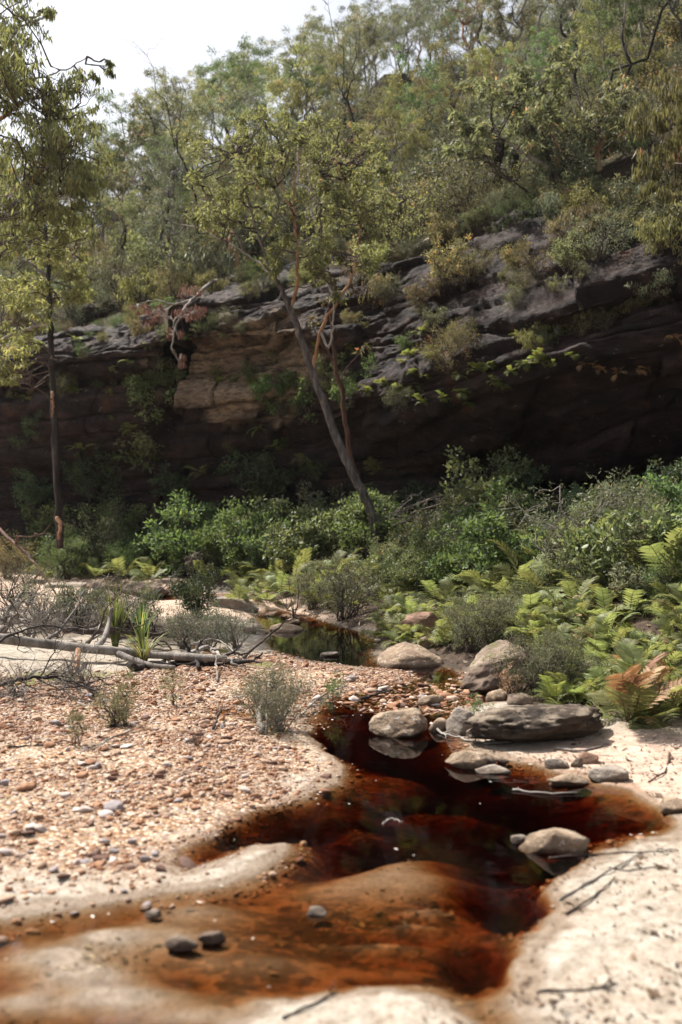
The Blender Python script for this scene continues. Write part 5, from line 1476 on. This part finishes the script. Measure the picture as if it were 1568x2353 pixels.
stick('leaning_pole', [(0, 1215, 19), (45, 1262, 17.5), (85, 1300, 16.8), (130, 1368, 16.2)], .03, .015, 'bark_red', 'thin red brown dead stem slanting over the debris heap', forks=3, seed=40, ground_pts=False)
# dead branches piled at the foot of the leaning tree
for k in range(22):
    fx, fy = G2.uniform(770, 1060), G2.uniform(1195, 1250)
    a = G2.normal(.1, .35)
    L = G2.uniform(60, 150)
    stick('pile_branch', [(fx, fy + 30, .5), (fx + L * .5, fy + 26 - 10 * a, .62 + .1 * a), (fx + L, fy + 22 - 25 * a, G2.uniform(.5, .85))], G2.uniform(.010, .028), .006, ['bark_dark', 'twig', 'wood_dead'][k % 3],
          'dead branch in the brush pile at the foot of the leaning tree', 'branches in the brush pile', forks=4, seed=60 + k)
stick('fallen_branch', [(725, 1248, .55), (790, 1252, .58), (850, 1258, .55)], .05, .035, 'bark_grey', 'thick dead log end sticking out of the brush pile', seed=90)
# dead crown hanging over the cliff edge
hero('fallen_tree', 'dead fallen tree crown with dry red leaves draped over the cliff edge', 22.6, [
    ('trunk', 'bark_white', [(500, 640, 1.5), (470, 662, .8), (440, 690, .2), (418, 720, -.3), (402, 760, -.5), (394, 800, -.6)], .05, .015),
    ('branch', 'bark_white', [(440, 690, .2), (400, 700, 0), (360, 690, 0), (318, 700, .1)], .03, .01),
    ('branch', 'bark_white', [(418, 720, -.3), (400, 742, -.5), (410, 780, -.6)], .02, .006)],
    puffs_in([(400, 480, 650, 730, 8, 24), (310, 400, 700, 730, 5, 22), (385, 420, 730, 830, 4, 16)], 15, .3), 'leaf_dead', .10, .022, .85, 80, 'bark_white', seed=33)
# twigs on the lower sand bank and in the pool
TW = [([(1285, 2072), (1390, 2012), (1470, 1965)], .006, 'long brown stick lying across the lower sand bank', 'wood_dead'), ([(1300, 2105), (1370, 2060), (1415, 2020)], .0055, 'shorter brown stick beside the long one on the lower sand bank', 'twig'),
      ([(1262, 1975), (1340, 1970), (1440, 1962), (1560, 1960)], .005, 'thin straight twig along the top of the lower sand bank', 'twig'), ([(1400, 1998), (1450, 2005), (1520, 1995)], .005, 'forked dark twig on the clean sand', 'bark_dark'),
      ([(1240, 2282), (1350, 2280), (1420, 2265)], .005, 'dark straight twig lying on the near sand', 'bark_dark'), ([(650, 2348), (720, 2315), (775, 2285)], .005, 'dark curved twig on the sand islet', 'bark_dark'),
      ([(1540, 1735), (1530, 1775), (1490, 1800)], .008, 'curved brown stick on the upper sand bank', 'bark_red'), ([(1180, 1818), (1250, 1828), (1330, 1826)], .007, 'pale split stick floating on the dark pool', 'bark_white'),
      ([(880, 1898), (900, 1885), (925, 1895)], .006, 'small pale twig floating on the pool', 'bark_white'), ([(1330, 1935), (1345, 1960), (1365, 1980)], .004, 'thin twig poking out of the water by the sand bank', 'twig'),
      ([(990, 1668), (1020, 1690), (1065, 1700)], .012, 'bleached branch lodged between the boulder and the pale rock', 'bark_white'), ([(1060, 1702), (1120, 1712), (1180, 1708)], .009, 'grey branch lying along the foot of the mossy boulder', 'wood_dead'),
      ([(1280, 1725), (1340, 1730), (1400, 1712)], .010, 'pale stick under the end of the mossy boulder', 'wood_dead'), ([(830, 1612), (870, 1600), (905, 1590)], .014, 'short dark stick lodged in the riffle', 'bark_dark'),
      ([(690, 1650), (740, 1625, .08), (800, 1610, .12)], .010, 'bleached branch leaning from the bank over the riffle', 'wood_dead'), ([(455, 1545), (453, 1530, .05), (452, 1515, .12)], .022, 'short charred stub standing on the gravel', 'bark_dark'),
      ([(500, 1570), (498, 1550, .05), (496, 1535, .1)], .012, 'short grey stub standing on the gravel', 'wood_dead'), ([(490, 1680), (500, 1668, .04), (508, 1655, .08)], .012, 'charred twisted stub lying on the gravel', 'bark_dark'),
      ([(20, 1720), (90, 1716), (160, 1705)], .006, 'dark twig lying on the gravel by the skirted seedling', 'bark_dark'), ([(300, 1690, .02), (250, 1712, .02), (215, 1730, .01)], .008, 'bundle of pale dry stalks between the seedlings', 'wood_dead'),
      ([(440, 1505, .1), (500, 1498, .12), (560, 1520)], .012, 'curved pale branch between the silvery shrubs', 'bark_white')]
for k, (pts, r, lab, mt) in enumerate(TW):
    stick('stick', pts, r, r * .5, mt, lab, forks=0 if 'poking' in lab or 'stick' in lab else 2, seed=120 + k, category='stick', fork_len=.3)

# ------------------------------------------------------------------ litter on the sand, foam on the pool
def flecks(name, label, category, zone_fn, n, size, mat, seed, z_off, flat_amt=.25, sunk=False):
    g = np.random.default_rng(seed)
    x, y = zone_fn(g, n)
    z = (ground_h(x, y) if sunk else np.maximum(ground_h(x, y), 0)) + z_off
    k = len(x)
    a = g.uniform(0, 6.28, k); L = size * np.exp(g.normal(0, .45, k)); w = L * g.uniform(.25, .6, k)
    d = np.stack([np.cos(a), np.sin(a), g.normal(0, flat_amt, k)], 1); s = np.stack([-np.sin(a), np.cos(a), g.normal(0, flat_amt, k)], 1)
    p = np.stack([x, y, z], 1)
    V = np.stack([p - d * L[:, None], p + s * w[:, None], p + d * L[:, None], p - s * w[:, None]], 1).reshape(-1, 3)
    V[:, 2] = np.maximum(V[:, 2], np.repeat(z - z_off + .002, 4))
    F = np.arange(k)[:, None] * 4 + np.array([[0, 1, 2, 3]])
    geo = Geo().add(V, F, 0, np.repeat(g.random(k), 4))
    return tag(link(name, geo.mesh(name, mat, False)), label, category, kind='stuff')

def zone_sand(g, n):
    x = g.uniform(-.4, 3.4, n); y = g.uniform(2.9, 7.6, n)
    s = shore(x, y)
    nn = noise2(x, y, 1.6, 3, 88)
    ok = (s > .01) & (s < 1.8) & (x > -.45) & (g.random(n) < np.exp(-s * 1.0) * smooth(-.3, .6, nn) + .12) & (x > .06 * y + .05)
    return x[ok], y[ok]
M['litter'] = mat_leaf('leaf_litter_brown', (.05, .032, .022), (.11, .07, .042), (.20, .13, .08), (.30, .21, .14), .1, .1)
flecks('leaf_litter', 'scattered dry leaf litter and bark crumbs on the sand banks', 'litter', zone_sand, 22000, .009, M['litter'], 71, .006)

def zone_bank(g, n):
    x = g.uniform(-5, 4, n); y = g.uniform(6.5, 17, n)
    b = -seg_dist(x, y, BANK)
    ok = (b > -.1) & (b < 3)
    return x[ok], y[ok]
flecks('bank_litter', 'brown leaf litter between the ferns and shrubs on the bank', 'litter', zone_bank, 14000, .022, M['litter'], 72, .01, .5)

def zone_bed(g, n):
    x = g.uniform(-1.6, 2.6, n); y = g.uniform(2.9, 9.5, n)
    s = shore(x, y)
    nn = noise2(x, y * 1.6, 2.6, 3, 95)
    ok = (s < -.04) & (g.random(n) < smooth(-.25, .5, nn)) & (ground_h(x, y) > -.12)
    return x[ok], y[ok]
flecks('sunken_litter', 'sunken leaves and bark scraps on the creek bed', 'litter', zone_bed, 26000, .011, M['litter'], 74, .004, .2, sunk=True)
t = NT('dry_foam')
t.done(t.principled((.62, .58, .52), .7, .3))
M['foam'] = t.m
def zone_foam(g, n):
    x = g.uniform(-1.6, 1.6, n); y = g.uniform(3.2, 12, n)
    s = shore(x, y)
    nn = noise2(x, y, 2.4, 3, 99)
    rif = flat(930, 1612)
    wr = np.exp(-(((x - rif[0]) / .7) ** 2 + ((y - rif[1]) / .8) ** 2))
    ok = (s < -.015) & (g.random(n) < np.where(s > -.14, .25, .02) * smooth(-.1, .6, nn) + .16 * wr)
    return x[ok], y[ok]
flecks('foam', 'pale dry foam flecks floating along the edge of the pool', 'foam', zone_foam, 7000, .008, M['foam'], 73, .003, 0.0)

# ------------------------------------------------------------------ added haze in place of lens glare over the far trees
def build_haze():
    t = NT('glare_haze')
    pv = t.n('ShaderNodeVolumePrincipled'[10:])
    pv.inputs['Color'].default_value = (.97, .98, 1.0, 1)
    pv.inputs['Density'].default_value = HAZE
    pv.inputs['Anisotropy'].default_value = .6
    t.l(pv.outputs[0], t.out.inputs['Volume'])
    x0, x1, y0, y1, z0, z1 = -150, 160, -36, 125, -3, 68
    V = [(x0, y0, z0), (x1, y0, z0), (x1, y1, z0), (x0, y1, z0), (x0, y0, z1), (x1, y0, z1), (x1, y1, z1), (x0, y1, z1)]
    F = [[3, 2, 1, 0], [4, 5, 6, 7], [0, 1, 5, 4], [1, 2, 6, 5], [2, 3, 7, 6], [3, 0, 4, 7]]
    tag(link('haze', Geo().add(V, np.array(F)).mesh('haze', t.m, False)), 'added thin haze in place of lens glare over the wooded gully', 'haze', kind='stuff')
HAZE = 0.00022
build_haze()
